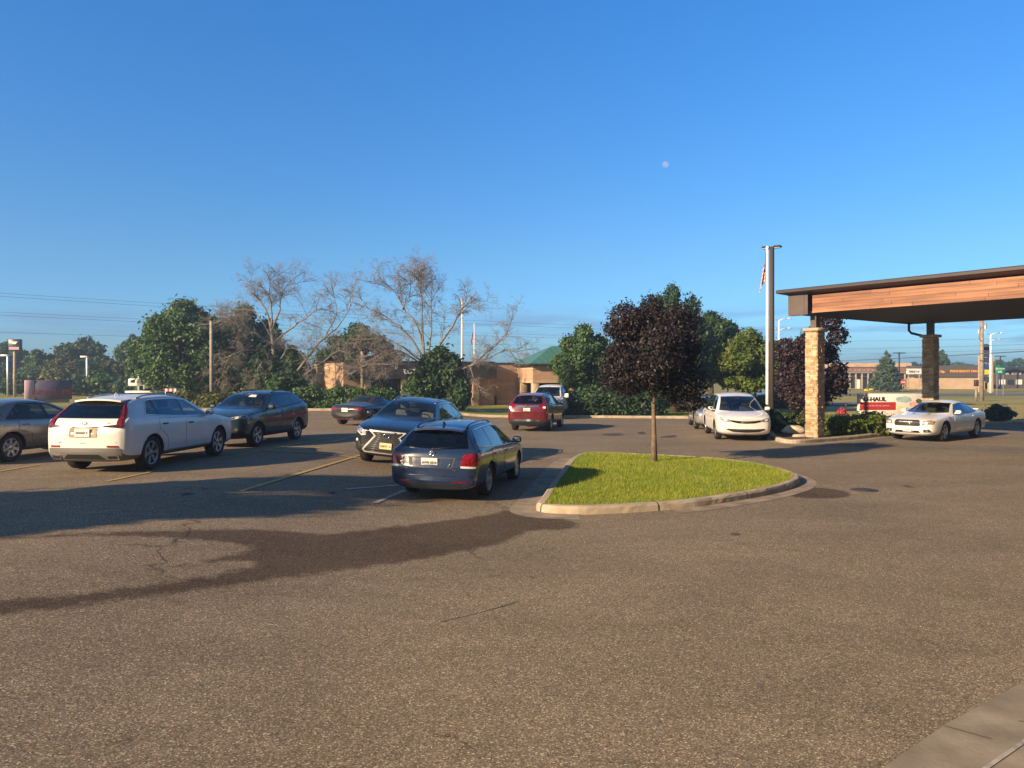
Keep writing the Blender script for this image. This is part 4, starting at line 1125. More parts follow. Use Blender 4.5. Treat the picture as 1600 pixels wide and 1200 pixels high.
        h, n, _ = s.hit('F', 0, interp([(0, p['cowl'][1]), (1, p['wst'][1])], 0.82)); mb = MB(); mb.rbox((h.x-0.10, 0, h.z), (0.03, 0.22, 0.06), 0.012, 2); mb.build('rear_view_mirror', M['black'], s.root)
    def wheels(s, style=0, rim='alloy', spokes=5, wd=0.225):
        R_ = s.R; rr = R_*s.p.get('rim', 0.70); proto = None
        for xx in (s.p['fo'], s.p['fo']+s.p['wb']):
            for sd in (1, -1):
                loc = (s.X(xx), sd*(s.w-0.035-wd/2), R_)
                if proto is None:
                    mb = MB(); h = wd/2
                    prof = [(rr*0.97, -h*0.72), (rr+0.01, -h*0.86), (R_*0.90, -h), (R_*0.97, -h*0.9), (R_, -h*0.72), (R_, h*0.72), (R_*0.97, h*0.9), (R_*0.90, h), (rr+0.01, h*0.86), (rr*0.97, h*0.72), (rr*0.97, -h*0.72)]
                    mb.lathe(prof, 40)
                    ty = mb.build('tyre', M['tyre'], s.root, loc)
                    mb = MB()
                    mb.lathe([(rr*0.99, -h*0.6), (rr*1.0, h*0.82), (rr*0.95, h*0.88), (rr*0.90, h*0.72), (rr*0.88, h*0.1)], 40, 0)
                    mb.lathe([(rr*0.9, h*0.05), (0.0, h*0.05)], 24, 1)
                    mb.lathe([(rr*0.62, h*0.12), (rr*0.62, h*0.2), (0.0, h*0.22)], 24, 2)       # brake disc
                    mb.lathe([(0.06, h*0.45), (0.062, h*0.70), (0.045, h*0.76), (0.0, h*0.77)], 16, 0)
                    for k in range(spokes):
                        a = 6.2832*k/spokes
                        for off in ((0,) if style == 0 else (-1, 1)):
                            da = off*0.62/spokes
                            wi, wo = (0.042, 0.036) if style == 0 else (0.022, 0.020)
                            if style == 2: wi, wo = 0.05, 0.085
                            r0, r1 = 0.04, rr*0.95
                            c0, s0 = math.cos(a+da*0.4), math.sin(a+da*0.4); c1, s1 = math.cos(a+da), math.sin(a+da)
                            t0 = Vector((-s0, c0, 0)); t1 = Vector((-s1, c1, 0))
                            p0 = Vector((c0*r0, s0*r0, h*0.66)); p1 = Vector((c1*r1, s1*r1, h*0.80))
                            dz = Vector((0, 0, -0.05))
                            vs = [p0-t0*wi, p0+t0*wi, p1+t1*wo, p1-t1*wo]; vs += [v+dz for v in vs]
                            mb.add(vs, [(0, 1, 2, 3), (7, 6, 5, 4), (0, 4, 5, 1), (1, 5, 6, 2), (2, 6, 7, 3), (3, 7, 4, 0)], 0)
                    rm = mb.build('rim', [M[rim], M['black'], M['steel']], ty)
                    proto = ty
                    ty.data.transform(Matrix.Rotation(R(-90), 4, 'X')); rm.data.transform(Matrix.Rotation(R(-90), 4, 'X'))
                    continue
                ty = proto.copy(); COL.objects.link(ty); ty.location = loc; ty.rotation_euler = (0, 0.3*xx, 0 if sd > 0 else math.pi)
                rm = proto.children[0].copy(); COL.objects.link(rm); rm.parent = ty
    def mirrors(s, x, z, out=0.13, d=(0.13, 0.20, 0.14), mat=None, glass=True):
        for sd in (1, -1):
            h, n, _ = s.hit('S', x, z-0.03)
            mb = MB(); c = Vector((h.x-0.02, sd*(abs(h.y)+out), z+0.03))
            mb.rbox(c, d, 0.05, 3); mb.tube([(h.x, sd*(abs(h.y)-0.03), z-0.03), (h.x-0.02, sd*(abs(h.y)+out*0.7), z-0.01)], 0.025, 6)
            o = mb.build('wing_mirror', mat or s.paint, s.root)
            if glass:
                mb = MB(); mb.rbox((c.x-d[0]/2-0.001, c.y, c.z), (0.012, d[1]*0.82, d[2]*0.72), 0.005, 1); mb.build('mirror_glass', M['chrome'], o)
    def rails(s, x0, x1, mat, r=0.016, lift=0.045):
        for sd in (1, -1):
            pts = []
            for k in range(9):
                x = x0+(x1-x0)*k/8
                yy = interp([(q[0], q[5]) for q in s.rows], x)-0.07
                h, n, _ = s.hit('T', x, yy); e = min(1, min(k, 8-k)/1.2)
                pts.append((h.x, sd*yy, h.z+lift*e))
            mb = MB(); mb.tube(pts, r, 8); mb.build('roof_rail', mat, s.root)
    def plate(s, view, z, mat, text, y=0.0, w=0.305, h=0.152, tilt=0.0, ink='ink', off=0.012, tsize=0.085):
        p, n, d = s.hit(view, y, z)
        sg = 1 if view == 'F' else -1
        Mx = Matrix.Translation((p.x+sg*off, y, z)) @ Matrix.Rotation(R(90 if sg > 0 else -90), 4, 'Z') @ Matrix.Rotation(R(90+tilt), 4, 'X')
        mb = MB(); mb.rbox((0, 0, 0), (w, h, 0.012), 0.005, 1, 0, 0, Mx, False); o = mb.build('licence_plate', mat, s.root)
        if text:
            vs, fs = text_geo(text, tsize, 0.002, 0.003) if isinstance(text, str) else glyphs(text, tsize*0.7, 0.002, text)
            mb = MB(); mb.add(vs, fs, 0, False, Mx @ Matrix.Translation((0, -0.005, 0.0085)) @ Matrix.Scale(0.86, 4, (1, 0, 0))); mb.build('plate_number', M[ink], o)
        return o
    def letters(s, view, y, z, text, size, mat, off=0.006, name='badge', bold=0.003):
        p, n, d = s.hit(view, y, z); sg = 1 if view == 'F' else -1
        Mx = Matrix.Translation((p.x+sg*off, y, z)) @ Matrix.Rotation(R(90 if sg > 0 else -90), 4, 'Z') @ Matrix.Rotation(R(90), 4, 'X')
        vs, fs = text_geo(text, size, 0.004, bold) if isinstance(text, str) else glyphs(text, size*0.7, 0.003, text)
        mb = MB(); mb.add(vs, fs, 0, False, Mx); return mb.build(name, mat, s.root)
    def ring(s, view, y, z, rx, rz, mat, r=0.010, off=0.014, name='emblem', extra=None):
        p, n, d = s.hit(view, y, z); sg = 1 if view == 'F' else -1
        mb = MB(); pts = [(p.x+sg*off, y+rx*math.cos(6.2832*k/24), z+rz*math.sin(6.2832*k/24)) for k in range(25)]
        mb.tube(pts, r, 6, 0, False)
        for q in (extra or []): mb.tube([(p.x+sg*off, y+a, z+b) for a, b in q], r*0.9, 6)
        return mb.build(name, mat, s.root)
    def bar(s, view, pts, r, mat, name, parent=None, off=0.006):
        q = []
        for a, b in pts:
            h, n, d = s.hit(view, a, b); q.append(h+n*off)
        mb = MB(); mb.tube(q, r, 6); return mb.build(name, mat, parent or s.root)
    def spoiler(s, x0, x1, hw, mat, drop=0.02):
        vs = []; ys = [hw*(k/6-1) for k in range(13)]
        for y in ys:
            h, n, _ = s.hit('T', x0, y); e = (y/hw)**2
            vs += [(h.x, y, h.z+0.004), (s.X(x1)+0.05*e, y*0.97, h.z-drop), (s.X(x1)+0.05*e, y*0.97, h.z-drop-0.035), (h.x-0.02, y, h.z-0.07)]
        mb = MB(); n = len(ys)
        mb.add(vs, [(4*i+k, 4*i+4+k, 4*i+4+(k+1) % 4, 4*i+(k+1) % 4) for i in range(n-1) for k in range(4)]+[(0, 1, 2, 3), tuple(4*n-4+k for k in (3, 2, 1, 0))], 0, False)
        return mb.build('spoiler', mat, s.root)
    def fin(s, x, mat, y=0.0):
        h, n, _ = s.hit('T', x, y); mb = MB()
        mb.tube([(h.x+0.08, y, h.z-0.005), (h.x+0.01, y, h.z+0.035), (h.x-0.05, y, h.z+0.062), (h.x-0.075, y, h.z+0.0)], [0.016, 0.018, 0.008, 0.016], 8); mb.build('antenna_fin', mat, s.root)

def paint(name, col, metal=0.0, rough=0.2, flake=0.0):
    m, nt, b = nodes(name)
    co = objco(nt)
    c = mixrgb(nt, ramp(nt, noise(nt, co, 1.2, 4, 0.7), [(0.35, 0), (0.75, 1)]), col, tuple(x*0.86+0.006 for x in col))
    nt.links.new(c, b.inputs['Base Color'])
    dirt = ramp(nt, noise(nt, co, 5, 5, 0.7), [(0.4, rough), (0.75, min(1, rough+0.12))]); nt.links.new(dirt, b.inputs['Roughness'])
    b.inputs['Metallic'].default_value = metal
    b.inputs['Coat Weight'].default_value = 0.7; b.inputs['Coat Roughness'].default_value = 0.04
    return m
PW = paint('pearl_white_paint', (0.74, 0.72, 0.69), 0.05, 0.35)
PTEAL = paint('dark_teal_paint', (0.014, 0.030, 0.040)); PNAVY = paint('dark_navy_paint', (0.007, 0.010, 0.018)); PBLUE = paint('deep_blue_paint', (0.010, 0.026, 0.075))
PRED = paint('dark_red_paint', (0.105, 0.007, 0.012)); PTAN = paint('pewter_tan_paint', (0.23, 0.205, 0.18), 0.6); PSILV = paint('silver_paint', (0.46, 0.45, 0.44), 0.6)
PCREAM = paint('cream_white_paint', (0.78, 0.765, 0.73), 0.05, 0.35); PDARK = paint('charcoal_paint', (0.02, 0.02, 0.022)); PGREY = paint('white_truck_paint', (0.74, 0.74, 0.74), 0.0)
GREYCLAD = pmat('grey_lower_cladding', (0.13, 0.125, 0.12), 0.5)
SUV = dict(L=4.60, w=0.94, zb=0.23, fo=0.90, wb=2.78, R=0.365, hn=0.97, cowl=(1.24, 1.12), wst=(1.98, 1.56), pk=(2.55, 1.62), rr=(4.10, 1.57), tb=(4.45, 1.19), te=(4.53, 1.11), bf=1.04, br=1.15, wr=0.64)
def var(base, sx=1.0, sz=1.0, sw=1.0, **k):
    d = {}
    for key, v in base.items():
        if isinstance(v, tuple): d[key] = (v[0]*sx, v[1]*sz)
        elif key in ('L', 'fo', 'wb'): d[key] = v*sx
        elif key in ('zb', 'hn', 'bf', 'br'): d[key] = v*sz
        elif key in ('w', 'wr'): d[key] = v*sw
        else: d[key] = v
    d.update(k); return d
def V2(u, v): p = gp(u, v); return (p.x, p.y)

# ---- white SUV seen from behind
c = Car('parked_suv', 'white SUV with tall angular red tail lamps and twin wide exhaust tips', 'SUV', var(SUV, sx=1.05, hmat=M['black']), PW, V2(233, 735), V2(343, 712), -1, 3, GREYCLAD)
c.wheels(1, 'alloy', 6)
d = c.dlo(1.49, 2.22, 3.78, 4.05, 0.055, 0.03, 0.05)
c.glazing(d, [1.36, 2.54, 3.60, 4.4], [(1.52, 2.54, 0), (2.56, 3.62, 0.30)], chrome=True)
c.windscreen(0.74, 0.58, 1.16, 1.51)
# the tailgate glass, its black side panels and the tall lamps
c.part('rear_window', M['privacy'], [('R', [(-0.74, 1.15), (0.74, 1.15), (0.68, 1.32), (0.57, 1.52), (-0.57, 1.52), (-0.68, 1.32)], 0.007, 0, False)], None, 0.045)
c.cut_x([(-0.70, 1.17), (0.70, 1.17), (0.64, 1.32), (0.54, 1.50), (-0.54, 1.50), (-0.64, 1.32)], 'R')
c.sided('tail_lamp', M['lamp_dark'], [('R', [(0.42, 0.985), (0.80, 0.955), (0.845, 0.99), (0.80, 1.18), (0.71, 1.33), (0.61, 1.46), (0.57, 1.46), (0.68, 1.20), (0.685, 1.03), (0.42, 1.00)], 0.013)])
c.sided('tail_lamp', M['lamp_red'], [('R', [(0.71, 1.02), (0.80, 1.0), (0.765, 1.17), (0.68, 1.32), (0.605, 1.42), (0.595, 1.42), (0.705, 1.20)], 0.020)])
c.spoiler(4.08, 4.46, 0.54, PW)
c.fin(3.75, PW); c.rails(2.25, 3.95, M['alloy'])
c.part('bumper_lower', GREYCLAD, [('R', rrect(-0.80, 0.80, 0.30, 0.55, 0.05), 0.010, 0, False)])
c.part('diffuser', M['black'], [('R', [(-0.46, 0.32), (-0.34, 0.42), (0.34, 0.42), (0.46, 0.32)], 0.016, 0, False)])
c.sided('exhaust_tip', [M['chrome'], M['black']], [('R', rrect(0.50, 0.74, 0.31, 0.41, 0.03), 0.022), ('R', rrect(0.53, 0.71, 0.33, 0.39, 0.02), 0.026, 1)])
c.sided('bumper_reflector', M['lamp_red'], [('R', rrect(0.52, 0.74, 0.565, 0.60, 0.008), 0.014)])
c.part('plate_recess', M['concrete_pale'], [('R', rrect(-0.31, 0.31, 0.765, 0.965, 0.03), 0.006, 0, False)])
c.plate('R', 0.865, M['plate_white'], 7, w=0.34, h=0.17, off=0.016)
c.bar('R', [(-0.32, 0.975), (0.32, 0.975)], 0.010, M['chrome'], 'tailgate_bar')
c.ring('R', 0, 1.055, 0.055, 0.035, M['chrome'], 0.008, extra=[[(-0.03, 0.0), (0, -0.02), (0.03, 0.0)]])
c.letters('R', 0.46, 1.05, 5, 0.055, M['steel']); c.letters('R', -0.52, 1.06, 3, 0.045, M['steel']); c.letters('R', 0.52, 0.66, 3, 0.05, M['steel'])
c.bar('R', [(-0.72, 0.66), (0, 0.645), (0.72, 0.66)], 0.006, M['black'], 'tailgate_seam', c.body, 0.0)
c.bar('S', [(1.4, 0.43), (3.2, 0.43)], 0.014, M['chrome'], 'sill_trim')
c.mirrors(1.52, 1.12)
c.sided('headlight', M['lamp'], [('F', [(0.52, 0.72), (0.82, 0.74), (0.80, 0.88), (0.50, 0.84)], 0.006)])
c.finish()

# ---- dark teal small crossover facing the camera
c = Car('parked_crossover', 'dark teal compact crossover with silver roof rail ends, parked nose out behind the white SUV', 'car',
        var(SUV, sx=0.90, sz=0.985, sw=0.94, R=0.335, wb=2.48, fo=0.80), PTEAL, V2(462, 687.5), V2(405, 697.5), 1, 2, M['black'])
c.wheels(1, 'alloy', 5)
d = c.dlo(1.32, 1.98, 3.55, 3.82, 0.055, 0.03, 0.08)
c.glazing(d, [1.2, 2.1, 3.0, 3.95], [(1.24, 2.12, 0), (2.14, 3.05, 0.28)])
c.windscreen(0.73, 0.57, 1.12, 1.485, zc=0.03)
c.part('visor_reflection', M['sign_white'], [('F', [(0.12, 1.41), (0.36, 1.40), (0.33, 1.455), (0.16, 1.465)], 0.016, 0, False)])
c.windscreen(0.62, 0.5, 1.20, 1.46, 'R', 'rear_window')
c.sided('headlight', [M['lamp'], M['lamp_clear']], [('F', [(0.34, 0.81), (0.62, 0.82), (0.82, 0.87), (0.80, 0.93), (0.60, 0.905), (0.34, 0.83)], 0.006), ('F', ell(0.64, 0.862, 0.05, 0.028, 12), 0.011, 1)])
c.part('grille', [M['chrome'], M['black']], [('F', [(-0.36, 0.80), (0.36, 0.80), (0.20, 0.52), (-0.20, 0.52)], 0.006, 0, False), ('F', [(-0.29, 0.805), (0.29, 0.805), (0.16, 0.545), (-0.16, 0.545)], 0.011, 1, False)])
c.sided('fog_lamp', [M['black'], M['lamp']], [('F', [(0.50, 0.46), (0.76, 0.48), (0.74, 0.62), (0.60, 0.60)], 0.006), ('F', ell(0.64, 0.53, 0.045, 0.04, 12), 0.011, 1)])
c.part('bumper_lower', M['black'], [('F', rrect(-0.62, 0.62, 0.30, 0.44, 0.05), 0.006, 0, False)])
c.rails(2.1, 3.6, M['black']); c.mirrors(1.38, 1.09, mat=M['black'])
c.sided('tail_lamp', M['lamp_red'], [('R', [(0.5, 0.94), (0.78, 0.92), (0.80, 1.04), (0.5, 1.0)], 0.006), ('S', [(4.02, 0.96), (4.20, 0.95), (4.18, 1.05), (4.0, 1.04)], 0.006)])
c.bar('S', [(1.5, 0.50), (2.6, 0.52), (3.1, 0.60)], 0.010, PTEAL, 'door_crease', c.body, 0.002)
c.finish()

# ---- dark hatch / SUV with spindle grille facing the camera
c = Car('parked_suv', 'dark navy SUV facing the viewer, its grille edged in bright chrome', 'SUV',
        var(SUV, sx=1.055, sz=1.045, sw=1.0, w=0.95, hn=1.0, R=0.38, wb=2.79, fo=0.98, hw=0.86), PNAVY, (-3.52, 22.3), V2(575, 717.5), -1, 3, M['black'])
c.wheels(0, 'alloy', 5)
d = c.dlo(1.52, 2.26, 3.95, 4.30, 0.055, 0.03, 0.10)
c.glazing(d, [1.4, 2.5, 3.55, 4.5], [(1.48, 2.5, 0), (2.52, 3.62, 0.30)], chrome=True)
c.windscreen(0.77, 0.59, 1.19, 1.575, zc=0.03)
c.windscreen(0.64, 0.5, 1.27, 1.55, 'R', 'rear_window')
spin = [(-0.47, 0.905), (0.47, 0.905), (0.33, 0.77), (0.62, 0.42), (0.57, 0.345), (-0.57, 0.345), (-0.62, 0.42), (-0.33, 0.77)]
g = c.part('grille', [M['bright_trim'], M['black']], [('F', spin, 0.010, 0, False), ('F', grow(spin, -0.042), 0.016, 1, False)])
for k in range(10):
    z = 0.40+k*0.049; hw_ = interp([(0.36, 0.50), (0.42, 0.54), (0.77, 0.28), (0.9, 0.40)], z)
    c.bar('F', [(-hw_, z), (-hw_*0.5, z), (0, z), (hw_*0.5, z), (hw_, z)], 0.008, M['alloy_dark'], 'grille_slat', g, 0.022)
c.ring('F', 0, 0.79, 0.078, 0.056, M['chrome'], 0.011, 0.034, extra=[[(0.015, 0.045), (-0.035, -0.025), (0.05, -0.03)]])
c.sided('headlight', [M['lamp'], M['lamp_clear']], [('F', [(0.52, 0.79), (0.66, 0.76), (0.86, 0.90), (0.83, 0.955), (0.70, 0.93), (0.55, 0.86)], 0.008), ('F', [(0.54, 0.775), (0.66, 0.745), (0.80, 0.835), (0.79, 0.85), (0.66, 0.77), (0.55, 0.795)], 0.013, 1)])
c.sided('fog_lamp', [M['black'], M['lamp_clear']], [('F', [(0.66, 0.42), (0.84, 0.46), (0.86, 0.66), (0.68, 0.58)], 0.006), ('F', ell(0.775, 0.63, 0.035, 0.035, 12), 0.012, 1)])
c.plate('F', 0.545, M['plate_yellow'], 6, off=0.035)
c.rails(2.2, 4.1, M['alloy']); c.mirrors(1.62, 1.16, 0.15); c.fin(4.0, PNAVY)
c.sided('tail_lamp', M['lamp_red'], [('R', [(0.5, 0.96), (0.82, 0.94), (0.80, 1.10), (0.5, 1.04)], 0.006)])
c.finish('seat_pale')

# ---- blue station wagon in front, seen from behind
WAG = dict(L=4.556, w=0.89, zb=0.20, fo=0.89, wb=2.578, R=0.322, hn=0.78, cowl=(1.22, 0.96), wst=(2.00, 1.40), pk=(2.55, 1.465), rr=(4.12, 1.40), tb=(4.42, 0.99), te=(4.49, 0.92), bf=0.88, br=0.965, wr=0.59, bowr=0.10, hdl=0.10)
c = Car('parked_wagon', 'deep blue station wagon with red tail lamps beside the grass island', 'station wagon', WAG, PBLUE, V2(766, 774), V2(804.5, 750.5), -1, 3, PBLUE)
c.wheels(0, 'alloy', 7, 0.21)
d = c.dlo(1.34, 2.06, 3.92, 4.16, 0.05, 0.025, 0.06)
c.glazing(d, [1.25, 2.36, 3.28, 4.3], [(1.38, 2.36, 0), (2.38, 3.36, 0.26)], chrome=True)
c.windscreen(0.71, 0.54, 0.98, 1.36)
c.windscreen(0.665, 0.545, 1.005, 1.325, 'R', 'rear_window', 0.01)
c.spoiler(3.98, 4.25, 0.51, PBLUE)
c.part('brake_light', M['lamp_red'], [('R', rrect(-0.19, 0.19, 1.352, 1.378, 0.008), 0.012, 0, False)])
c.sided('tail_lamp', [M['lamp_red'], M['lamp_clear']], [('R', [(0.56, 0.69), (0.84, 0.685), (0.85, 0.87), (0.83, 0.93), (0.62, 0.905), (0.575, 0.83)], 0.010), ('S', [(4.28, 0.71), (4.50, 0.70), (4.48, 0.92), (4.33, 0.925)], 0.008), ('R', [(0.575, 0.655), (0.83, 0.645), (0.84, 0.685), (0.565, 0.692)], 0.009, 1)], None, 0.045)
c.part('plate_recess', M['black'], [('R', [(-0.42, 0.645), (0.42, 0.645), (0.47, 0.84), (-0.47, 0.84)], 0.003, 0, False)], c.body)
c.part('tailgate_panel', PBLUE, [('R', [(-0.38, 0.66), (0.36, 0.66), (0.385, 0.82), (-0.41, 0.82)], 0.007, 0, False)], c.body)
c.plate('R', 0.745, M['plate_white'], 'AVW-5010', y=0.03, off=0.016, tsize=0.072, w=0.32, h=0.165)
c.bar('R', [(-0.33, 0.655), (-0.40, 0.80)], 0.006, M['chrome'], 'recess_trim'); 
c.ring('R', 0, 0.905, 0.048, 0.048, M['chrome'], 0.011, 0.016, extra=[[(-0.025, 0.035), (0, -0.002), (0.025, 0.035)], [(-0.036, 0.01), (-0.02, -0.036), (0, 0.0), (0.02, -0.036), (0.036, 0.01)]])
c.letters('R', 0.52, 0.625, 5, 0.045, M['chrome']); c.letters('R', -0.46, 0.615, 3, 0.045, M['chrome'])
c.bar('R', [(-0.80, 0.50), (-0.4, 0.505), (0, 0.51), (0.4, 0.505), (0.80, 0.50)], 0.013, PBLUE, 'bumper_crease', c.body, 0.004)
c.bar('R', [(-0.74, 0.59), (0, 0.60), (0.74, 0.59)], 0.005, M['black'], 'tailgate_seam', c.body, 0.0)
c.part('bumper_lower', M['black'], [('R', rrect(-0.58, 0.58, 0.245, 0.34, 0.04), 0.006, 0, False)])
c.sided('bumper_reflector', M['lamp_red'], [('R', rrect(0.42, 0.70, 0.375, 0.40, 0.008), 0.010)])
hh, nn, dd = c.hit('R', 0, 0.985); mb = MB(); mb.lathe([(0.03, 0), (0.028, 0.02), (0, 0.03)], 12, 0, True, Matrix.Translation((hh.x, 0, 0.985)) @ Matrix.Rotation(R(-90), 4, 'Y')); mb.tube([(hh.x-0.025, 0, 0.985), (hh.x-0.015, -0.15, 1.01), (hh.x+0.02, -0.38, 1.03)], 0.008, 6); mb.build('rear_wiper', M['black'], c.root)
c.rails(2.3, 4.05, M['blackgloss'], 0.015, 0.05); c.fin(3.85, M['black']); c.mirrors(1.46, 0.95, mat=M['black'])
c.sided('headlight', M['lamp'], [('F', [(0.48, 0.62), (0.76, 0.63), (0.76, 0.74), (0.48, 0.70)], 0.006)])
c.finish()

# ---- dark red SUV driving away
c = Car('parked_suv', 'dark red SUV with a chrome bumper strip, seen from behind before the pickup', 'SUV', var(SUV, sx=0.985, sz=1.02, sw=0.97, R=0.35, wb=2.62), PRED, (1.72, 33.8), (2.36, 36.35), -1, 2, M['black'])
c.wheels(0, 'alloy', 5)
d = c.dlo(1.40, 2.1, 3.75, 4.02, 0.055, 0.03, 0.06)
c.glazing(d, [1.3, 2.38, 3.4, 4.2], [(1.42, 2.38, 0), (2.40, 3.45, 0.28)])
c.windscreen(0.72, 0.56, 1.18, 1.53)
c.windscreen(0.66, 0.55, 1.20, 1.53, 'R', 'rear_window')
c.sided('tail_lamp', [M['lamp_red'], M['lamp_clear']], [('R', [(0.52, 1.0), (0.80, 0.97), (0.83, 1.08), (0.77, 1.24), (0.68, 1.42), (0.64, 1.43), (0.70, 1.20), (0.52, 1.13)], 0.012), ('R', [(0.68, 1.02), (0.80, 1.0), (0.80, 1.09), (0.70, 1.09)], 0.018, 1)])
c.part('garnish', M['chrome'], [('R', [(-0.52, 1.07), (0.52, 1.07), (0.50, 1.145), (0.12, 1.12), (-0.12, 1.12), (-0.50, 1.145)], 0.008, 0, False)])
c.ring('R', 0, 1.09, 0.06, 0.05, M['alloy_dark'], 0.012, 0.02, extra=[[(-0.03, 0.035), (-0.022, -0.035)], [(0.03, 0.035), (0.022, -0.035)], [(-0.025, 0), (0.025, 0)]])
c.plate('R', 0.95, M['plate_white'], 6, off=0.014)
c.part('bumper_trim', M['chrome'], [('R', [(-0.60, 0.46), (0.60, 0.46), (0.46, 0.54), (-0.46, 0.54)], 0.012, 0, False)])
c.part('bumper_lower', M['black'], [('R', rrect(-0.66, 0.66, 0.28, 0.44, 0.05), 0.008, 0, False)])
c.sided('bumper_reflector', M['lamp_red'], [('R', rrect(0.58, 0.76, 0.56, 0.60, 0.01), 0.012)])
c.spoiler(3.82, 4.12, 0.53, PRED); c.mirrors(1.48, 1.14); c.rails(2.25, 3.85, M['alloy'])
c.finish()

# ---- sedans
SED = dict(L=5.08, w=0.95, zb=0.20, fo=0.98, wb=3.05, R=0.36, hn=0.84, cowl=(1.60, 1.00), wst=(2.42, 1.41), pk=(2.95, 1.465), rr=(3.55, 1.40), tb=(4.42, 1.06), te=(4.96, 1.02), bf=0.93, br=1.00, wr=0.58, arch=0.02, hdl=0.11)
c = Car('parked_sedan', 'cream white sedan with a split mesh grille and dark fender stripes, parked under the canopy', 'sedan', SED, PCREAM, V2(1528, 683.5), V2(1475, 690.5), 1, 3, PCREAM)
c.wheels(0, 'alloy', 5, 0.235)
d = c.dlo(1.78, 2.44, 3.40, 3.98, 0.05, 0.03, 0.02)
c.glazing(d, [1.7, 2.75, 3.62, 4.1], [(1.72, 2.76, 0), (2.78, 3.72, 0.22)])
c.windscreen(0.76, 0.53, 1.03, 1.37, zc=0.02)
c.windscreen(0.66, 0.5, 1.10, 1.36, 'R', 'rear_window')
gr = [(-0.46, 0.74), (-0.38, 0.80), (0.38, 0.80), (0.46, 0.74), (0.45, 0.60), (0.40, 0.575), (-0.40, 0.575), (-0.45, 0.60)]
g = c.part('grille', [M['chrome'], M['black']], [('F', gr, 0.008, 0, False), ('F', grow(gr, -0.016), 0.014, 1, False)])
for k in range(6): c.bar('F', [(-0.42, 0.60+k*0.036), (0, 0.60+k*0.036), (0.42, 0.60+k*0.036)], 0.004, M['alloy_dark'], 'grille_bar', g, 0.018)
c.bar('F', [(-0.43, 0.70), (0, 0.70), (0.43, 0.70)], 0.012, M['chrome'], 'grille_bar', g, 0.02); c.bar('F', [(0, 0.585), (0, 0.79)], 0.018, M['chrome'], 'grille_bar', g, 0.02)
c.sided('headlight', [M['lamp'], M['lamp_clear'], M['amber']], [('F', [(0.52, 0.63), (0.84, 0.65), (0.86, 0.76), (0.76, 0.80), (0.54, 0.76)], 0.008), ('F', ell(0.64, 0.70, 0.05, 0.04, 12), 0.014, 1), ('F', [(0.78, 0.68), (0.83, 0.68), (0.83, 0.75), (0.79, 0.76)], 0.013, 2)])
c.part('air_intake', M['black'], [('F', [(-0.44, 0.34), (0.44, 0.34), (0.40, 0.42), (-0.40, 0.42)], 0.008, 0, False)])
c.sided('fog_lamp', [M['black'], M['lamp']], [('F', [(0.56, 0.36), (0.80, 0.37), (0.74, 0.47), (0.55, 0.46)], 0.008), ('F', ell(0.66, 0.41, 0.04, 0.035, 12), 0.014, 1)])
c.plate('F', 0.45, M['plate_white'], 7, y=0.02, off=0.02)
c.sided('fender_stripe', M['sign_red'], [('S', [(1.30, 0.80), (1.36, 0.80), (1.22, 0.915), (1.17, 0.915)], 0.004), ('S', [(1.40, 0.80), (1.46, 0.80), (1.34, 0.92), (1.28, 0.92)], 0.004)])
c.part('hood_scoop', M['alloy_dark'], [('T', [(1.0, -0.30), (1.25, -0.33), (1.25, -0.24), (1.05, -0.22)], 0.004, 0, False), ('T', [(1.0, 0.30), (1.25, 0.33), (1.25, 0.24), (1.05, 0.22)], 0.004, 0, False)], c.body)
mb = MB(); mb.rbox((c.X(4.86), 0, 1.085), (0.24, 1.36, 0.04), 0.015, 2); mb.build('spoiler', PCREAM, c.root)
c.mirrors(1.92, 1.02); c.bar('S', [(1.9, 0.42), (3.5, 0.44)], 0.012, PCREAM, 'door_crease', c.body, 0.003)
c.sided('tail_lamp', M['lamp_red'], [('R', rrect(0.1, 0.80, 0.80, 0.92, 0.04), 0.006)])

c.finish()

def plain_sedan(label, p, pt, rear, front, side, rim='alloy', lvl=2):
    c = Car('parked_sedan', label, 'sedan', p, pt, rear, front, side, lvl, pt)
    c.wheels(0, rim, 7, 0.2)
    k = p['L']/5.08
    d = c.dlo(1.78*k, 2.44*k, 3.46*k, 4.02*k, 0.05, 0.03, 0.0)
    c.glazing(d, [1.7*k, 2.76*k, 3.66*k, 4.15*k], [(1.72*k, 2.76*k, 0), (2.78*k, 3.70*k, 0.36)])
    z = p['cowl'][1]; c.windscreen(0.74*p['w']/0.95, p['wr']-0.05, z+0.03, p['wst'][1]-0.04, zc=0.02)
    c.windscreen(0.64*p['w']/0.95, p['wr']-0.07, p['tb'][1]+0.04, p['rr'][1]-0.04, 'R', 'rear_window')
    hn = p['hn']
    c.sided('headlight', M['lamp'], [('F', [(0.45, hn-0.2), (0.76, hn-0.19), (0.78, hn-0.07), (0.47, hn-0.10)], 0.007)])
    c.sided('tail_lamp', M['lamp_red'], [('R', rrect(0.42, 0.76, 0.74, 0.90, 0.03), 0.007)])
    c.part('grille', M['black'], [('F', rrect(-0.36, 0.36, hn-0.23, hn-0.12, 0.03), 0.007, 0, False)])
    c.part('air_intake', M['black'], [('F', rrect(-0.5, 0.5, 0.27, 0.38, 0.03), 0.007, 0, False)])
    c.plate('R', 0.78, M['plate_white'], 6); c.mirrors(1.95*k, z+0.03)
    c.bar('S', [(1.5*k, 0.50), (2.7*k, 0.50), (3.8*k, 0.52)], 0.014, pt, 'rub_strip', None, 0.004)
    c.finish('seat_pale')
    return c
TANP = var(SED, sx=0.965, sz=1.0, sw=0.97, R=0.33, wb=2.81, rim=0.68, rr=(3.75, 1.41), pk=(2.85, 1.47), tb=(4.38, 1.06), te=(4.76, 1.0))
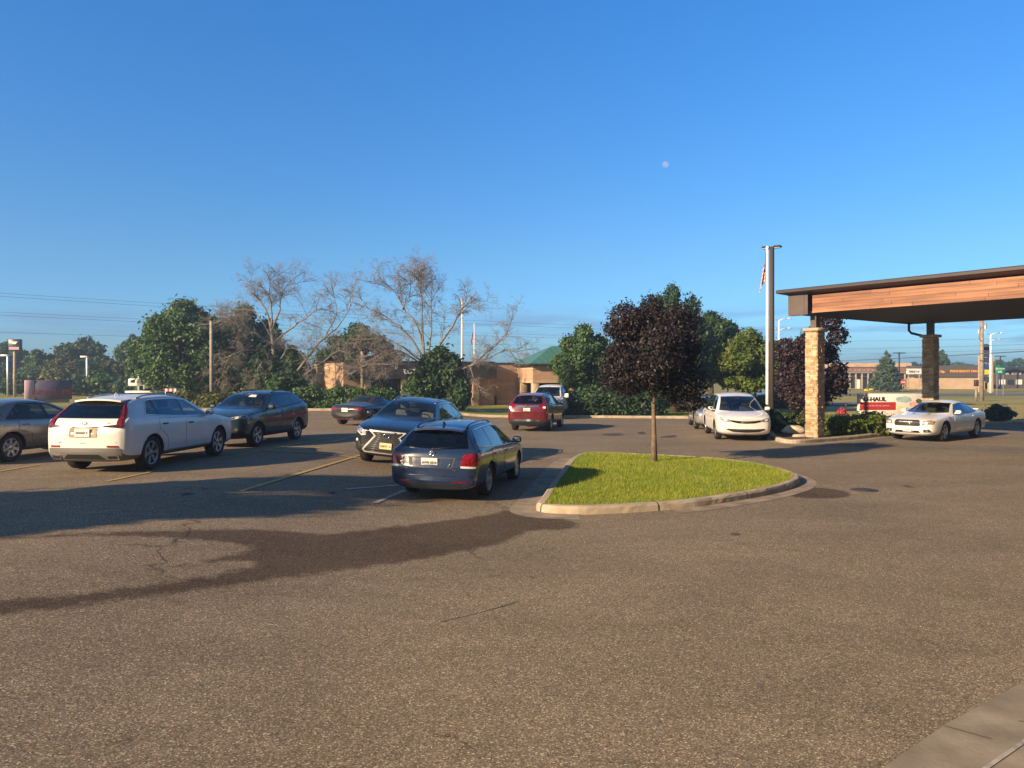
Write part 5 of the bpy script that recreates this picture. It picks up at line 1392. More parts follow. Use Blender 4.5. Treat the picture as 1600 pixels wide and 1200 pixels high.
r0 = V2(17, 722); plain_sedan('pewter tan sedan cut off by the left picture edge, parked left of the white SUV', TANP, PTAN, r0, (r0[0]+0.62, r0[1]+2.75), -1, 'alloy', 3)
plain_sedan('silver sedan mostly hidden behind the white minivan, by the kerb', var(SED, sx=0.95, wb=2.8, R=0.33), PSILV, (8.75, 37.9), (8.35, 35.1), -1)
plain_sedan('small dark sedan far away on the access road, right of the square lamp post', var(SED, sx=0.95, wb=2.8, R=0.33), PDARK, (23.9, 64.2), (21.2, 63.5), 1)

# ---- white minivan facing the camera
VAN = dict(L=5.15, w=1.0, zb=0.20, fo=1.0, wb=3.09, R=0.36, hn=0.93, cowl=(1.05, 1.08), wst=(1.98, 1.66), pk=(2.7, 1.74), rr=(4.62, 1.68), tb=(4.98, 1.06), te=(5.08, 0.98), bf=1.00, br=1.04, wr=0.68, bowf=0.20, hw=0.82)
c = Car('parked_minivan', 'white minivan facing the camera beside the flagpole and lamp post', 'minivan', VAN, PW, V2(1104, 677.5), V2(1117, 685.5), -1, 3, PW)
c.wheels(0, 'alloy', 5)
d = c.dlo(1.30, 2.05, 4.45, 4.82, 0.055, 0.03)
c.glazing(d, [1.2, 2.35, 3.7, 5.0], [(1.42, 2.36, 0), (2.38, 3.72, 0)])
c.windscreen(0.80, 0.62, 1.10, 1.60, zc=0.03)
c.windscreen(0.68, 0.6, 1.12, 1.58, 'R', 'rear_window')
c.sided('headlight', [M['lamp'], M['lamp_clear']], [('F', [(0.50, 0.72), (0.78, 0.72), (0.88, 0.80), (0.88, 0.87), (0.68, 0.84), (0.50, 0.78)], 0.008), ('F', ell(0.72, 0.775, 0.055, 0.035, 12), 0.014, 1)])
g = c.part('grille', M['blackgloss'], [('F', [(-0.52, 0.785), (-0.3, 0.755), (0, 0.745), (0.3, 0.755), (0.52, 0.785), (0.52, 0.72), (0.3, 0.67), (0, 0.655), (-0.3, 0.67), (-0.52, 0.72)], 0.010, 0, False)])
c.bar('F', [(-0.20, 0.715), (-0.06, 0.71), (0, 0.712), (0.06, 0.71), (0.20, 0.715)], 0.011, M['chrome'], 'emblem', g, 0.016)
c.part('air_intake', M['black'], [('F', [(-0.66, 0.47), (-0.3, 0.455), (0.3, 0.455), (0.66, 0.47), (0.70, 0.43), (0.45, 0.355), (0, 0.335), (-0.45, 0.355), (-0.70, 0.43)], 0.008, 0, False)])
c.mirrors(1.46, 1.12, 0.16); c.bar('F', [(-0.7, 0.265), (0, 0.25), (0.7, 0.265)], 0.012, M['black'], 'lip', c.body, 0.0)
c.sided('tail_lamp', M['lamp_red'], [('R', [(0.55, 0.95), (0.85, 0.93), (0.84, 1.1), (0.56, 1.06)], 0.006)])
c.finish('seat', 3)

# ---- dark roadster seen from behind
MX = dict(L=3.92, w=0.865, zb=0.18, fo=0.80, wb=2.31, R=0.31, hn=0.70, cowl=(1.30, 0.85), wst=(1.80, 1.17), pk=(2.10, 1.225), rr=(2.45, 1.20), tb=(3.05, 0.90), te=(3.76, 0.86), bf=0.80, br=0.84, wr=0.50, arch=0.01, hdl=0.09)
b0 = V2(533, 663.8); hd = Vector((0.40, 0.917)); nn = Vector((-hd.y, hd.x))
rr0 = Vector(b0)
c = Car('parked_roadster', 'small dark roadster with a black soft top, seen from behind before the clipped hedge', 'roadster', MX, PDARK, (rr0.x, rr0.y), (rr0.x+hd.x*2.31, rr0.y+hd.y*2.31), 1, 2, PDARK)
c.wheels(0, 'alloy', 5, 0.2)
d = c.dlo(1.42, 1.84, 2.32, 2.55, 0.05, 0.025)
c.glazing(d, [1.3, 2.7], [(1.42, 2.5, 0)])
c.part('soft_top', M['black'], [('T', [(1.86, -0.46), (1.86, 0.46), (2.5, 0.50), (2.98, 0.56), (2.98, -0.56), (2.5, -0.50)], 0.012, 0, False)])
c.part('rear_window', M['glass'], [('R', [(-0.36, 0.96), (0.36, 0.96), (0.30, 1.12), (-0.30, 1.12)], 0.018, 0, False)])
c.windscreen(0.62, 0.45, 0.88, 1.14)
c.sided('tail_lamp', M['lamp_red'], [('R', [(0.40, 0.66), (0.74, 0.65), (0.76, 0.74), (0.50, 0.76), (0.40, 0.73)], 0.007)])
c.plate('R', 0.66, M['plate_white'], 6); c.part('bumper_reflector', M['lamp_red'], [('R', rrect(-0.35, 0.35, 0.27, 0.30, 0.01), 0.008, 0, False)])
for s_ in (-1, 1):
    mb = MB(); mb.tube([(c.X(2.62), s_*0.34-0.12, 0.86), (c.X(2.58), s_*0.34-0.10, 1.10), (c.X(2.58), s_*0.34+0.10, 1.10), (c.X(2.62), s_*0.34+0.12, 0.86)], 0.025, 8); mb.build('roll_hoop', M['alloy'], c.root)
c.mirrors(1.5, 0.86)
c.finish('seat', 1)

# ---- white pickup facing the camera behind the red SUV
PK = dict(L=5.9, w=1.0, zb=0.34, fo=1.0, wb=3.6, R=0.40, hn=1.12, cowl=(1.55, 1.22), wst=(2.20, 1.82), pk=(2.7, 1.90), rr=(3.75, 1.87), tb=(3.95, 1.28), te=(5.82, 1.22), bf=1.14, br=1.18, wr=0.70, bowf=0.08, bowr=0.04, hw=0.86)
c = Car('parked_pickup', 'white crew cab pickup facing the camera, half hidden by the dark red SUV', 'pickup', PK, PGREY, (3.75, 46.6), (2.72, 43.2), 1, 2, M['black'])
c.wheels(0, 'alloy', 6, 0.25)
d = c.dlo(1.72, 2.26, 3.55, 3.72, 0.055, 0.03)
c.glazing(d, [1.6, 2.72, 3.9], [(1.72, 2.72, 0), (2.74, 3.74, 0)])
c.windscreen(0.80, 0.63, 1.25, 1.76)
c.part('bed', M['black'], [('T', [(4.08, -0.68), (5.7, -0.68), (5.7, 0.68), (4.08, 0.68)], 0.006, 0, False)])
c.part('grille', [M['chrome'], M['black']], [('F', rrect(-0.55, 0.55, 0.72, 1.02, 0.04), 0.008, 0, False), ('F', rrect(-0.50, 0.50, 0.76, 0.98, 0.03), 0.014, 1, False)])
c.sided('headlight', M['lamp'], [('F', rrect(0.60, 0.86, 0.76, 1.0, 0.03), 0.008)])
c.part('bumper', M['chrome'], [('F', rrect(-0.85, 0.85, 0.42, 0.60, 0.04), 0.02, 0, False)])
c.mirrors(1.86, 1.26, 0.20, (0.12, 0.24, 0.24), M['white_metal'])
for k in range(5):
    hh, n_, d_ = c.hit('T', 2.3, -0.44+k*0.22); mb = MB(); mb.rbox((hh.x, hh.y, hh.z+0.012), (0.07, 0.07, 0.03), 0.01, 1); mb.build('roof_marker', M['amber'], c.root)
c.sided('tail_lamp', M['lamp_red'], [('R', rrect(0.76, 0.90, 0.78, 1.08, 0.02), 0.006)])
c.finish()

# ---- white boom truck far away above the white SUV's roof, and a red barrier beside it
x, dp = (226-CU)/F*72, 72
t = thing('boom_truck', 'white equipment truck with a folded boom, far away above the roof of the white SUV', 'truck', (x, dp, 0.0), -0.1)
mb = MB(); mb.rbox((0, 0, 0.95), (2.7, 2.0, 0.2), 0.04, 1); mb.build('flat_bed', M['white_metal'], t)
mb = MB(); mb.rbox((-0.75, 0, 1.85), (1.0, 1.4, 0.7), 0.12, 2); cb = mb.build('cab', M['white_metal'], t)
mb = MB(); mb.rbox((-0.75, -0.70, 1.95), (0.45, 0.06, 0.3), 0.02, 1); mb.build('cab_window', M['glass'], cb)
mb = MB(); mb.tube([(-0.3, -0.5, 1.1), (-0.3, -0.5, 2.55), (0.25, -0.5, 2.55), (0.25, -0.5, 1.2)], 0.06, 6); mb.build('boom_frame', M['white_metal'], t)
mb = MB(); mb.tube([(0.3, 0, 2.2), (1.6, 0, 1.7), (3.4, 0, 1.15)], [0.2, 0.16, 0.1], 8); mb.build('boom', M['steel'], t)
for xx in (-0.8, 0.8):
    for s_ in (-1, 1):
        mb = MB(); mb.lathe([(0.0, -0.14), (0.46, -0.14), (0.5, 0), (0.46, 0.14), (0, 0.14)], 24, 0, True, Matrix.Translation((xx, s_*0.85, 0.5)) @ Matrix.Rotation(R(90), 4, 'X')); mb.build('tyre', M['tyre'], t)
t = thing('road_barrier', 'red and white striped barrier right of the equipment truck', 'barrier', ((265-CU)/F*70, 70, 0.0))
mb = MB()
for k in range(6): mb.box((-0.5+k*0.2, 0, 1.15), (0.2, 0.06, 0.26), k % 2)
mb.build('board', [M['sign_red'], M['sign_white']], t)
for s_ in (-1, 1):
    mb = MB(); mb.box((s_*0.4, 0.05, 0.5), (0.07, 0.07, 1.2)); mb.build('leg', M['white_metal'], t)
# ================================================================== buildings
EX = Vector((0.8, 0.6, 0)); EY = Vector((-0.6, 0.8, 0)); BR = math.atan2(0.6, 0.8)
t = thing('brick_building', 'long tan brick building with a green hipped entrance roof behind the far kerb', 'building', (-1.93, 66, 0.0), BR-0.36)
def wall_block(name, x0, x1, y0, y1, z1, mat, bands=(), cap=True, z0=-0.4):
    mb = MB(); mb.box(((x0+x1)/2, (y0+y1)/2, (z1+z0)/2), (x1-x0, y1-y0, z1-z0)); w = mb.build(name, M[mat], t)
    for a, b in bands:
        mb = MB(); mb.box(((x0+x1)/2, (y0+y1)/2, (a+b)/2), (x1-x0+0.06, y1-y0+0.06, b-a)); mb.build('brick_band', M['brick_pale'], w)
    if cap:
        mb = MB(); mb.box(((x0+x1)/2, (y0+y1)/2, z1+0.06), (x1-x0+0.14, y1-y0+0.14, 0.14)); mb.build('parapet_cap', M['brown_metal'], w)
    return w
wall_block('wall', 0, 16, 0, 2.4, 3.45, 'brick', [(2.95, 3.28), (1.62, 1.85), (-0.3, 0.32)])
wall_block('wall', 0.6, 16, 2.45, 14, 3.35, 'brick', [(2.85, 3.1)])
wl = wall_block('wall', -13, -0.05, -1, 9, 3.5, 'brick', [(3.0, 3.25)])
# shaded shop front with fascia sign
mb = MB()
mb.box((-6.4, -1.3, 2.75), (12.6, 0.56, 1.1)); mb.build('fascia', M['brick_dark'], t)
for x in (-11.2, -8.2, -5.0, -2.0):
    mb = MB(); mb.box((x, -1.28, 1.05), (0.5, 0.5, 2.28)); mb.build('pillar', M['brick_pale'], t)
for x0, x1 in ((-10.9, -8.5), (-7.9, -5.3), (-4.7, -2.3)):
    mb = MB(); mb.box(((x0+x1)/2, -1.03, 1.15), (x1-x0, 0.06, 2.0)); w = mb.build('window', M['bglass'], t)
    mb = MB()
    for k in range(4):
        mb.box((x0+(x1-x0)*k/3, -1.075, 1.15), (0.06, 0.03, 2.02))
    mb.build('window_frame', M['brown_metal'], w)
vs, fs = text_geo('tor', 0.85, 0.03, 0.015)
mb = MB(); mb.add(vs, fs, 0, False, Matrix.Translation((-7.8, -1.6, 2.85)) @ Matrix.Rotation(R(90), 4, 'X')); mb.build('sign_letters', M['ink_white'], t)
for o in list(t.children):
    if o.name.split('.')[0] in ('fascia', 'pillar', 'window', 'sign_letters') or o == wl: o.rotation_euler[2] = 0.20
# entrance block: walls above the openings, pillars, dark recess and hipped roof
X0, X1, Y0, Y1 = 2.5, 8.3, -4.4, -0.05
mb = MB()
mb.box(((X0+X1)/2, Y0+0.15, 2.65), (X1-X0, 0.3, 1.55)); mb.box((X0+0.15, (Y0+0.3+Y1)/2, 2.65), (0.3, Y1-Y0-0.3, 1.55)); mb.box((X1-0.15, (Y0+0.3+Y1)/2, 2.65), (0.3, Y1-Y0-0.3, 1.55))
en = mb.build('entrance_wall', M['brick'], t)
for z0, z1 in ((2.95, 3.25), (1.86, 2.06)):
    mb = MB()
    mb.box(((X0+X1)/2, Y0+0.13, (z0+z1)/2), (X1-X0+0.06, 0.32, z1-z0)); mb.box((X0+0.13, (Y0+0.3+Y1)/2, (z0+z1)/2), (0.32, Y1-Y0-0.32, z1-z0))
    mb.build('brick_band', M['brick_pale'], en)
for x, y in ((X0+0.28, Y0+0.28), (X0+0.28, Y1-0.75), (X1-0.3, Y0+0.28), (X0+3.3, Y0+0.25)):
    mb = MB(); mb.rbox((x, y, 0.72), (0.55, 0.55, 2.3), 0.02, 1); mb.build('pillar', M['brick_pale'], t)
mb = MB(); mb.box(((X0+X1)/2, Y1-0.42, 0.9), (X1-X0-0.7, 0.1, 1.95)); mb.build('glass_doors', M['bglass'], t)
mb = MB(); a = 0.4
mb.add([(X0-a, Y0-a, 3.42), (X1+a, Y0-a, 3.42), (X1+a, Y1+a+1.2, 3.42), (X0-a, Y1+a+1.2, 3.42), ((X0+X1)/2-0.4, (Y0+Y1)/2+0.4, 4.98), ((X0+X1)/2+0.4, (Y0+Y1)/2+0.4, 4.98)],
       [(0, 1, 5, 4), (1, 2, 5), (2, 3, 4, 5), (3, 0, 4), (3, 2, 1, 0)]); rf = mb.build('hipped_roof', M['roof_green'], t)
mb = MB()
for k in range(1, 13):
    x = X0-a+(X1-X0+2*a)*k/13; f = 1-abs(x-(X0+X1)/2)/((X1-X0)/2+a); f = min(1, f*1.12)
    mb.tube([(x, Y0-a-0.01, 3.44), (x*(1)+0, Y0-a+((Y1-Y0)/2+0.8)*f, 3.44+1.56*f)], 0.022, 4)
mb.build('roof_seam', M['roof_green'], rf)
mb = MB(); mb.box(((X0+X1)/2, (Y0+Y1)/2+0.6, 3.36), (X1-X0+0.9, Y1-Y0+2.1, 0.14)); mb.build('eaves', M['brown_metal'], t)
mb = MB(); mb.box((0.35, -0.35, 0.35), (0.3, 0.3, 0.75)); mb.build('utility_box', M['brown_metal'], t)
mb = MB(); mb.box((9, 6, 3.75), (1.6, 1.4, 0.7)); mb.build('roof_unit', M['white_metal'], t)

# red brick store across the road
def xz(u, d): return (u-CU)/F*d
t = thing('red_brick_store', 'wide red brick store with a grey canopy on posts, across the road', 'building', (xz(1370, 150), 150, 0.0), -0.05)
mb = MB(); mb.box((0, 5, 2.0), (12.6, 10, 4.4)); mb.build('wall', M['brick_red'], t)
mb = MB(); mb.box((0.1, 5, 4.62), (12.9, 10.4, 0.75)); mb.build('parapet', M['brick_pale'], t)
mb = MB(); mb.box((-0.6, -0.9, 3.15), (11.2, 1.9, 0.28)); mb.build('canopy_roof', M['roof_grey'], t)
mb = MB()
for k in range(9): mb.box((-5.6+k*0.9, -1.15, 3.62), (0.14, 1.2, 0.12), 0, 0, Matrix.Translation((0, 0, 0)))
mb.build('trellis', M['concrete_pale'], t)
for k in range(10):
    mb = MB(); mb.box((-5.8+k*1.16, -1.6, 1.4), (0.24, 0.24, 3.1)); mb.build('post', M['concrete_pale'], t)
for k in range(5):
    mb = MB(); mb.box((-4.8+k*2.2, -0.04, 1.25), (1.3, 0.1, 2.2)); w = mb.build('window', M['bglass'], t)
    mb = MB(); mb.box((-4.8+k*2.2, -0.12, 2.42), (1.44, 0.08, 0.12)); mb.build('window_frame', M['white_metal'], w)
mb = MB(); mb.box((-3.6, -0.2, 0.9), (0.9, 0.15, 1.8)); mb.build('door', M['white_metal'], t)

t = thing('dark_store', 'low dark store with orange letters and a pale orange wall base, across the road', 'building', (xz(1483, 146), 146, 0.0), -0.08)
mb = MB(); mb.box((0, 5, 1.05), (13.0, 10, 2.5)); mb.build('wall', M['brick_pale'], t)
mb = MB(); mb.box((0, 4.9, 3.35), (13.3, 10.4, 2.2)); mb.build('upper_wall', M['brick_dark'], t)
vs, fs = text_geo('PALM BEACH TAN', 0.60, 0.05, 0.02)
mb = MB(); mb.add(vs, fs, 0, False, Matrix.Translation((2.5, -0.38, 3.35)) @ Matrix.Rotation(R(90), 4, 'X')); mb.build('sign_letters', M['ink_orange'], t)
mb = MB()
for k in range(7):
    a = math.pi*(0.08+0.84*k/6); mb.tube([(-1.5, -0.36, 3.05), (-1.5+0.55*math.cos(a), -0.36, 3.05+0.42*math.sin(a)), (-1.5+1.0*math.cos(a), -0.36, 3.0+0.5*math.sin(a))], [0.03, 0.07, 0.02], 5)
mb.build('sign_emblem', M['ink_orange'], t)
t = thing('shop_row', 'row of shops with white lettering at the right picture edge, across the road', 'building', (xz(1592, 155), 155, 0.0), -0.1)
mb = MB(); mb.box((0, 5, 2.0), (10.5, 10, 4.3)); mb.build('wall', M['brick_dark'], t)
mb = MB(); mb.box((0.0, -0.5, 3.9), (10.8, 1.3, 0.7)); mb.build('canopy_roof', M['brown_metal'], t)
mb = MB()
for k in range(9): mb.box((-3.9+k*0.82+(0.25 if k % 3 == 0 else 0), -0.06, 3.0), (0.42 if k % 2 else 0.6, 0.1, 0.36))
mb.build('sign_letters', M['ink_white'], t)
for k in range(5):
    mb = MB(); mb.box((-3.2+k*1.6, -0.05, 1.25), (1.15, 0.12, 1.0)); mb.build('window', M['sign_white' if k % 2 == 0 else 'bglass'], t)
t = thing('white_store_sign', 'small white shop sign on posts left of the far stone pillar', 'sign', (xz(1428, 140), 140, 0))
mb = MB(); mb.box((0, 0, 3.3), (2.6, 0.3, 1.0)); mb.build('sign_face', M['sign_white'], t)
vs, fs = glyphs(6, 0.42, 0.02, 3); mb = MB(); mb.add(vs, fs, 0, False, Matrix.Translation((0, -0.18, 3.28)) @ Matrix.Rotation(R(90), 4, 'X')); mb.build('sign_letters', M['ink'], t)
for s in (-1, 1):
    mb = MB(); mb.box((s*1.0, 0, 1.35), (0.16, 0.16, 2.9)); mb.build('post', M['concrete_pale'], t)

# ================================================================== drive-through canopy on stone pillars
A = Vector((10.62, 29.0, 0)); AX = Vector((0.8, 0.6, 0)); AY = Vector((0.6, -0.8, 0))   # AX away along the left end, AY toward the camera
CW, CL = 9.3, 17.0
CM = Matrix(((AX.x, AY.x, 0, A.x), (AX.y, AY.y, 0, A.y), (0, 0, 1, 0), (0, 0, 0, 1)))
t = thing('drive_canopy', 'flat drive canopy with cedar fascia and dark soffit carried on stone pillars', 'canopy', A, math.atan2(AY.y, AY.x))
# local axes: x along the fascia toward the camera, y across to the far side
zb, zt, ze = 4.72, 5.34, 5.62
mb = MB(); mb.box((CL/2, CW/2, 4.78), (CL-0.2, CW-0.2, 0.08)); sf = mb.build('soffit', M['soffit'], t)
mb = MB()
for k in range(1, 26): mb.box((CL/2, CW*k/26, 4.735), (CL-0.3, 0.025, 0.012))
mb.build('soffit_seam', M['black'], sf)
mb = MB(); nb = 6
rr = random.Random(12)
for k in range(nb):
    z = 4.74+k*0.108; x = 0.83
    while x < CL-0.05:
        l = min(rr.uniform(1.1, 3.4), CL-0.03-x)
        mb.box((x+l/2, -0.02+rr.uniform(-0.004, 0.004), z+0.052), (l-0.008, 0.10, 0.102), rr.choice((0, 0, 1, 2)))
        x += l
mb.build('fascia', [M['wood'], M['wood_b'], M['wood_c']], t)
mb = MB()
for k in range(nb): mb.box((CL/2+0.4, CW+0.02, 4.74+k*0.112+0.054), (CL-0.86, 0.1, 0.106))
mb.build('fascia', M['wood'], t)
mb = MB(); mb.box((-0.02, CW/2, 5.08), (0.1, CW-0.2, 0.7)); mb.build('end_fascia', M['corner_clad'], t)
mb = MB(); mb.box((0.22, -0.04, 5.06), (0.66, 0.24, 0.76)); mb.box((0.62, -0.045, 5.06), (0.14, 0.2, 0.74)); mb.build('corner_cladding', M['corner_clad'], t)
# projecting roof edge with sloping underside and gutter lip
mb = MB(); o = 0.42
prof = [(0.1, 5.39), (-o, 5.52), (-o-0.03, 5.54), (-o-0.03, 5.63), (-o, 5.66), (0.4, 5.72)]
def ring(off):
    return [(-off, -off), (CL+off, -off), (CL+off, CW+off), (-off, CW+off)]
vs = []
for y, z in prof:
    for p in ring(-y): vs.append((p[0], p[1], z))
fs = []
for i in range(len(prof)-1):
    for k in range(4): fs.append((i*4+k, i*4+(k+1) % 4, (i+1)*4+(k+1) % 4, (i+1)*4+k))
fs.append((20, 21, 22, 23)); mb.add(vs, fs); mb.build('roof_edge', M['brown_metal'], t)
def stone_pillar(x, y, label_part=None):
    """ledge stone pillar: every course of stones is modelled"""
    rr = random.Random(int(x*10)+int(y*7)); mb = MB(); hw = 0.235; z = -0.02
    mb.box((x, y, 2.05), (hw*2-0.03, hw*2-0.03, 4.1), 3)
    while z < 4.06:
        h = rr.uniform(0.045, 0.095); h = min(h, 4.08-z)
        for side in range(4):
            a = -hw
            while a < hw-0.01:
                l = min(rr.uniform(0.12, 0.34), hw-a); pr = rr.uniform(0.0, 0.028); m = rr.choice((0, 0, 1, 1, 2, 3, 4))
                c = a+l/2
                M4 = Matrix.Translation((x, y, 0)) @ Matrix.Rotation(side*math.pi/2, 4, 'Z')
                mb.box((c, -hw-pr/2+0.02, z+h/2), (l-0.006, 0.05+pr, h-0.006), m, 0, M4); a += l
        z += h
    p_ = mb.build('stone_pillar', [M['stone%d' % i] for i in range(5)], t)
    mb = MB(); mb.rbox((x, y, 4.14), (0.66, 0.66, 0.12), 0.025, 1); mb.build('cap_stone', M['capstone'], p_)
    mb = MB(); mb.box((x, y, 4.46), (0.24, 0.24, 0.56)); mb.build('steel_post', M['corner_clad'], p_)
stone_pillar(0.62, 0.45); stone_pillar(1.1, CW-0.75)
stone_pillar(14.6, 0.48); stone_pillar(14.6, CW-0.75)
mb = MB(); y = CW-0.75
mb.tube([(0.25, y-0.15, 4.74), (0.25, y-0.15, 4.42), (0.33, y-0.1, 4.30), (0.8, y-0.02, 4.16), (0.93, y, 4.08), (0.93, y, 0.2)], 0.055, 8); mb.build('downpipe', M['brown_metal'], t)

# the hotel the canopy belongs to stands along the lot beside and behind the viewer
t = thing('hotel', 'long pale hotel wing at whose entrance the drive canopy ends', 'building', A+AY*20.2, math.atan2(AY.y, AY.x))
mb = MB(); mb.box((8, -10, 5.0), (16, 90, 10.4)); mb.build('wall', M['brick_pale'], t)
mb = MB(); mb.box((8, -10, 10.4), (16.8, 90.8, 0.5)); mb.build('roof', M['brown_metal'], t)
for k in range(22):
    for fl in range(3):
        mb = MB(); mb.box((-0.02, -52+k*4, 1.9+fl*3.1), (0.08, 1.7, 1.6)); mb.build('window', M['bglass'], t)

# ================================================================== posts, poles, signs, flags
t = thing('lamp_post', 'tall square bronze lamp post with two flat heads beside the flagpole', 'lamp post', (xz(1206, 32.6), 32.6, 0.05), -0.55)
mb = MB(); mb.rbox((0, 0, 4.0), (0.175, 0.175, 7.7), 0.02, 1); mb.build('post', M['pole_dark'], t)
mb = MB(); mb.lathe([(0.28, 0), (0.28, 0.5), (0.24, 0.55)], 16); mb.build('base', M['concrete'], t)
for s in (-1, 1):
    mb = MB(); mb.rbox((s*0.24, 0, 7.84), (0.30, 0.30, 0.08), 0.02, 1); mb.box((s*0.08, 0, 7.80), (0.1, 0.08, 0.06)); h = mb.build('lamp_head', M['pole_dark'], t)
    mb = MB(); mb.box((s*0.24, 0, 7.79), (0.24, 0.22, 0.02)); mb.build('lens', M['lamp_clear'], h)
fp = (xz(1199, 31.6), 31.6, 0.05)
t = thing('flagpole', 'slim white flagpole beside the square lamp post', 'flagpole', fp)
mb = MB(); mb.tube([(0, 0, 0), (0, 0, 3), (0, 0, 7.55)], [0.075, 0.065, 0.045], 12); mb.build('pole', M['white_metal'], t)
mb = MB(); mb.lathe([(0.0, 7.72), (0.05, 7.70), (0.075, 7.63), (0.05, 7.56), (0, 7.54)], 12); mb.build('finial', M['white_metal'], t)
mb = MB(); mb.tube([(0.1, 0, 2.6), (0.08, -0.06, 2.6), (-0.08, -0.06, 2.62)], 0.012, 5); mb.build('cleat', M['pole_dark'], t)
def limp_flag(name, label, loc, fly, drop, seed, top):
    """a flag hanging limp in folds from its pole, stripes and canton in the cloth"""
    mb = MB(); nu, nv = 26, 40; vs = []; rr = random.Random(seed)
    for j in range(nv+1):
        for i in range(nu+1):
            a = i/nu; b = j/nv                     # along the fly, down the hoist
            x = -0.06-fly*0.19*a*(0.25+0.9*b)-0.02*math.sin(9*a+3*b)
            y = 0.10*math.sin(a*15+b*1.3)*(0.25+0.6*a)
            z = top-b*drop*0.62-a*drop*0.40*(0.9+0.15*math.sin(3*b))
            vs.append((x, y, z))
    fs = []; ms = []
    for j in range(nv):
        for i in range(nu):
            k = j*(nu+1)+i; st = int(j/nv*13)
            mi = 2 if (i/nu < 0.42 and st < 7) else (0 if st % 2 == 0 else 1)
            if mi == 2 and (i % 3 == 1 and j % 5 == 2): mi = 1
            mb.add([vs[k], vs[k+1], vs[k+nu+2], vs[k+nu+1]], [(0, 1, 2, 3)], mi, True)
    return tag(mb.build(name, [M['flag_red'], M['flag_white'], M['flag_blue']], loc=loc), label, 'flag', 'flags hanging from poles')
limp_flag('flag', 'red and white striped flag hanging limp from the near white flagpole', fp, 1.5, 1.75, 1, 7.45)
p = (xz(741, 72), 72, 0)
t = thing('flagpole', 'thin far flagpole behind the brick building, right of the tall white pole', 'flagpole', p)
mb = MB(); mb.tube([(0, 0, 0), (0, 0, 7.2)], [0.07, 0.04], 8); mb.build('pole', M['white_metal'], t)
mb = MB(); mb.lathe([(0, 7.36), (0.07, 7.29), (0, 7.2)], 8); mb.build('finial', M['white_metal'], t)
limp_flag('flag', 'small dark striped flag hanging from the far flagpole above the building roof', p, 1.9, 2.1, 2, 7.1)
GS = 'white highway light masts'
def mast(label, u, vt, dep, arms, w=0.16):
    g = 0.0; x = xz(u, dep); H = CH-(vt-VH)/F*dep
    t = thing('light_mast', label, 'lamp post', (x, dep, g), 0.2, GS)
    mb = MB(); mb.tube([(0, 0, 0), (0, 0, H*0.5), (0, 0, H)], [w, w*0.8, w*0.6], 8); mb.build('post', M['white_metal'], t)
    for z, l in arms:
        for s in (-1, 1):
            mb = MB(); mb.tube([(0, 0, H+z), (s*l*0.5, 0, H+z+0.25), (s*l, 0, H+z+0.3)], 0.05, 6); a = mb.build('arm', M['white_metal'], t)
            mb = MB(); mb.rbox((s*(l+0.25), 0, H+z+0.3), (0.6, 0.25, 0.12), 0.03, 1); mb.build('lamp_head', M['white_metal'], a)
mast('white light mast with four arms rising behind the plum leaved tree', 1217, 500, 95, [(-0.1, 1.2), (-1.3, 1.2)])
mast('white light mast with four arms right of the wooden utility pole', 1548, 522, 110, [(-0.1, 1.6), (-1.0, 1.2)], 0.2)
t = thing('white_mast', 'tall plain white mast seen through the right dead tree', 'mast', (xz(722, 90), 90, 0))
H = CH+(VH-470)/F*90; mb = MB(); mb.tube([(0, 0, 0), (0, 0, H*.6), (0, 0, H)], [.14, .12, .09], 10); mb.build('post', M['white_metal'], t)
mb = MB(); mb.lathe([(0.2, H), (0.2, H+0.2), (0.0, H+0.3)], 10); mb.build('top_cap', M['white_metal'], t)
# brown parking lot lamp posts
GB = 'brown parking lot lamp posts'
for i, (u, vt, dep, lb, hd) in enumerate([(330, 500, 52, 'brown lamp post in front of the broad green tree, left of the dead trees', 0), (566, 548, 49, 'thin brown post behind the hedge and the dark roadster', 0),
                                     (1405, 552, 128, 'dark lamp post with a flat twin head behind the spruce', 1), (1563, 557, 150, 'dark lamp post with a flat twin head behind the green road sign', 1),
                                     (136, 558, 96, 'lamp post with a white head before the distant trees on the left', 2), (12, 556, 92, 'thin lamp post left of the pole sign', 2)]):
    x = xz(u, dep); g = G(x, dep); H = CH-(vt-VH)/F*dep-g
    t = thing('parking_lamp_post', lb, 'lamp post', (x, dep, g), 0, GB)
    mb = MB(); mb.rbox((0, 0, H/2), (0.17, 0.17, H), 0.015, 1); mb.build('post', M['pole_dark' if hd == 1 else 'wood_pole' if hd == 0 else 'steel'], t)
    mb = MB()
    if hd == 0: mb.rbox((0, -0.05, H+0.06), (0.26, 0.3, 0.14), 0.02, 1)
    elif hd == 1: mb.rbox((0, 0, H+0.05), (2.0, 0.4, 0.16), 0.03, 1)
    else: mb.rbox((-0.35, 0, H+0.05), (0.9, 0.35, 0.22), 0.05, 1)
    mb.build('lamp_head', M['white_metal' if hd == 2 else 'pole_dark'], t)
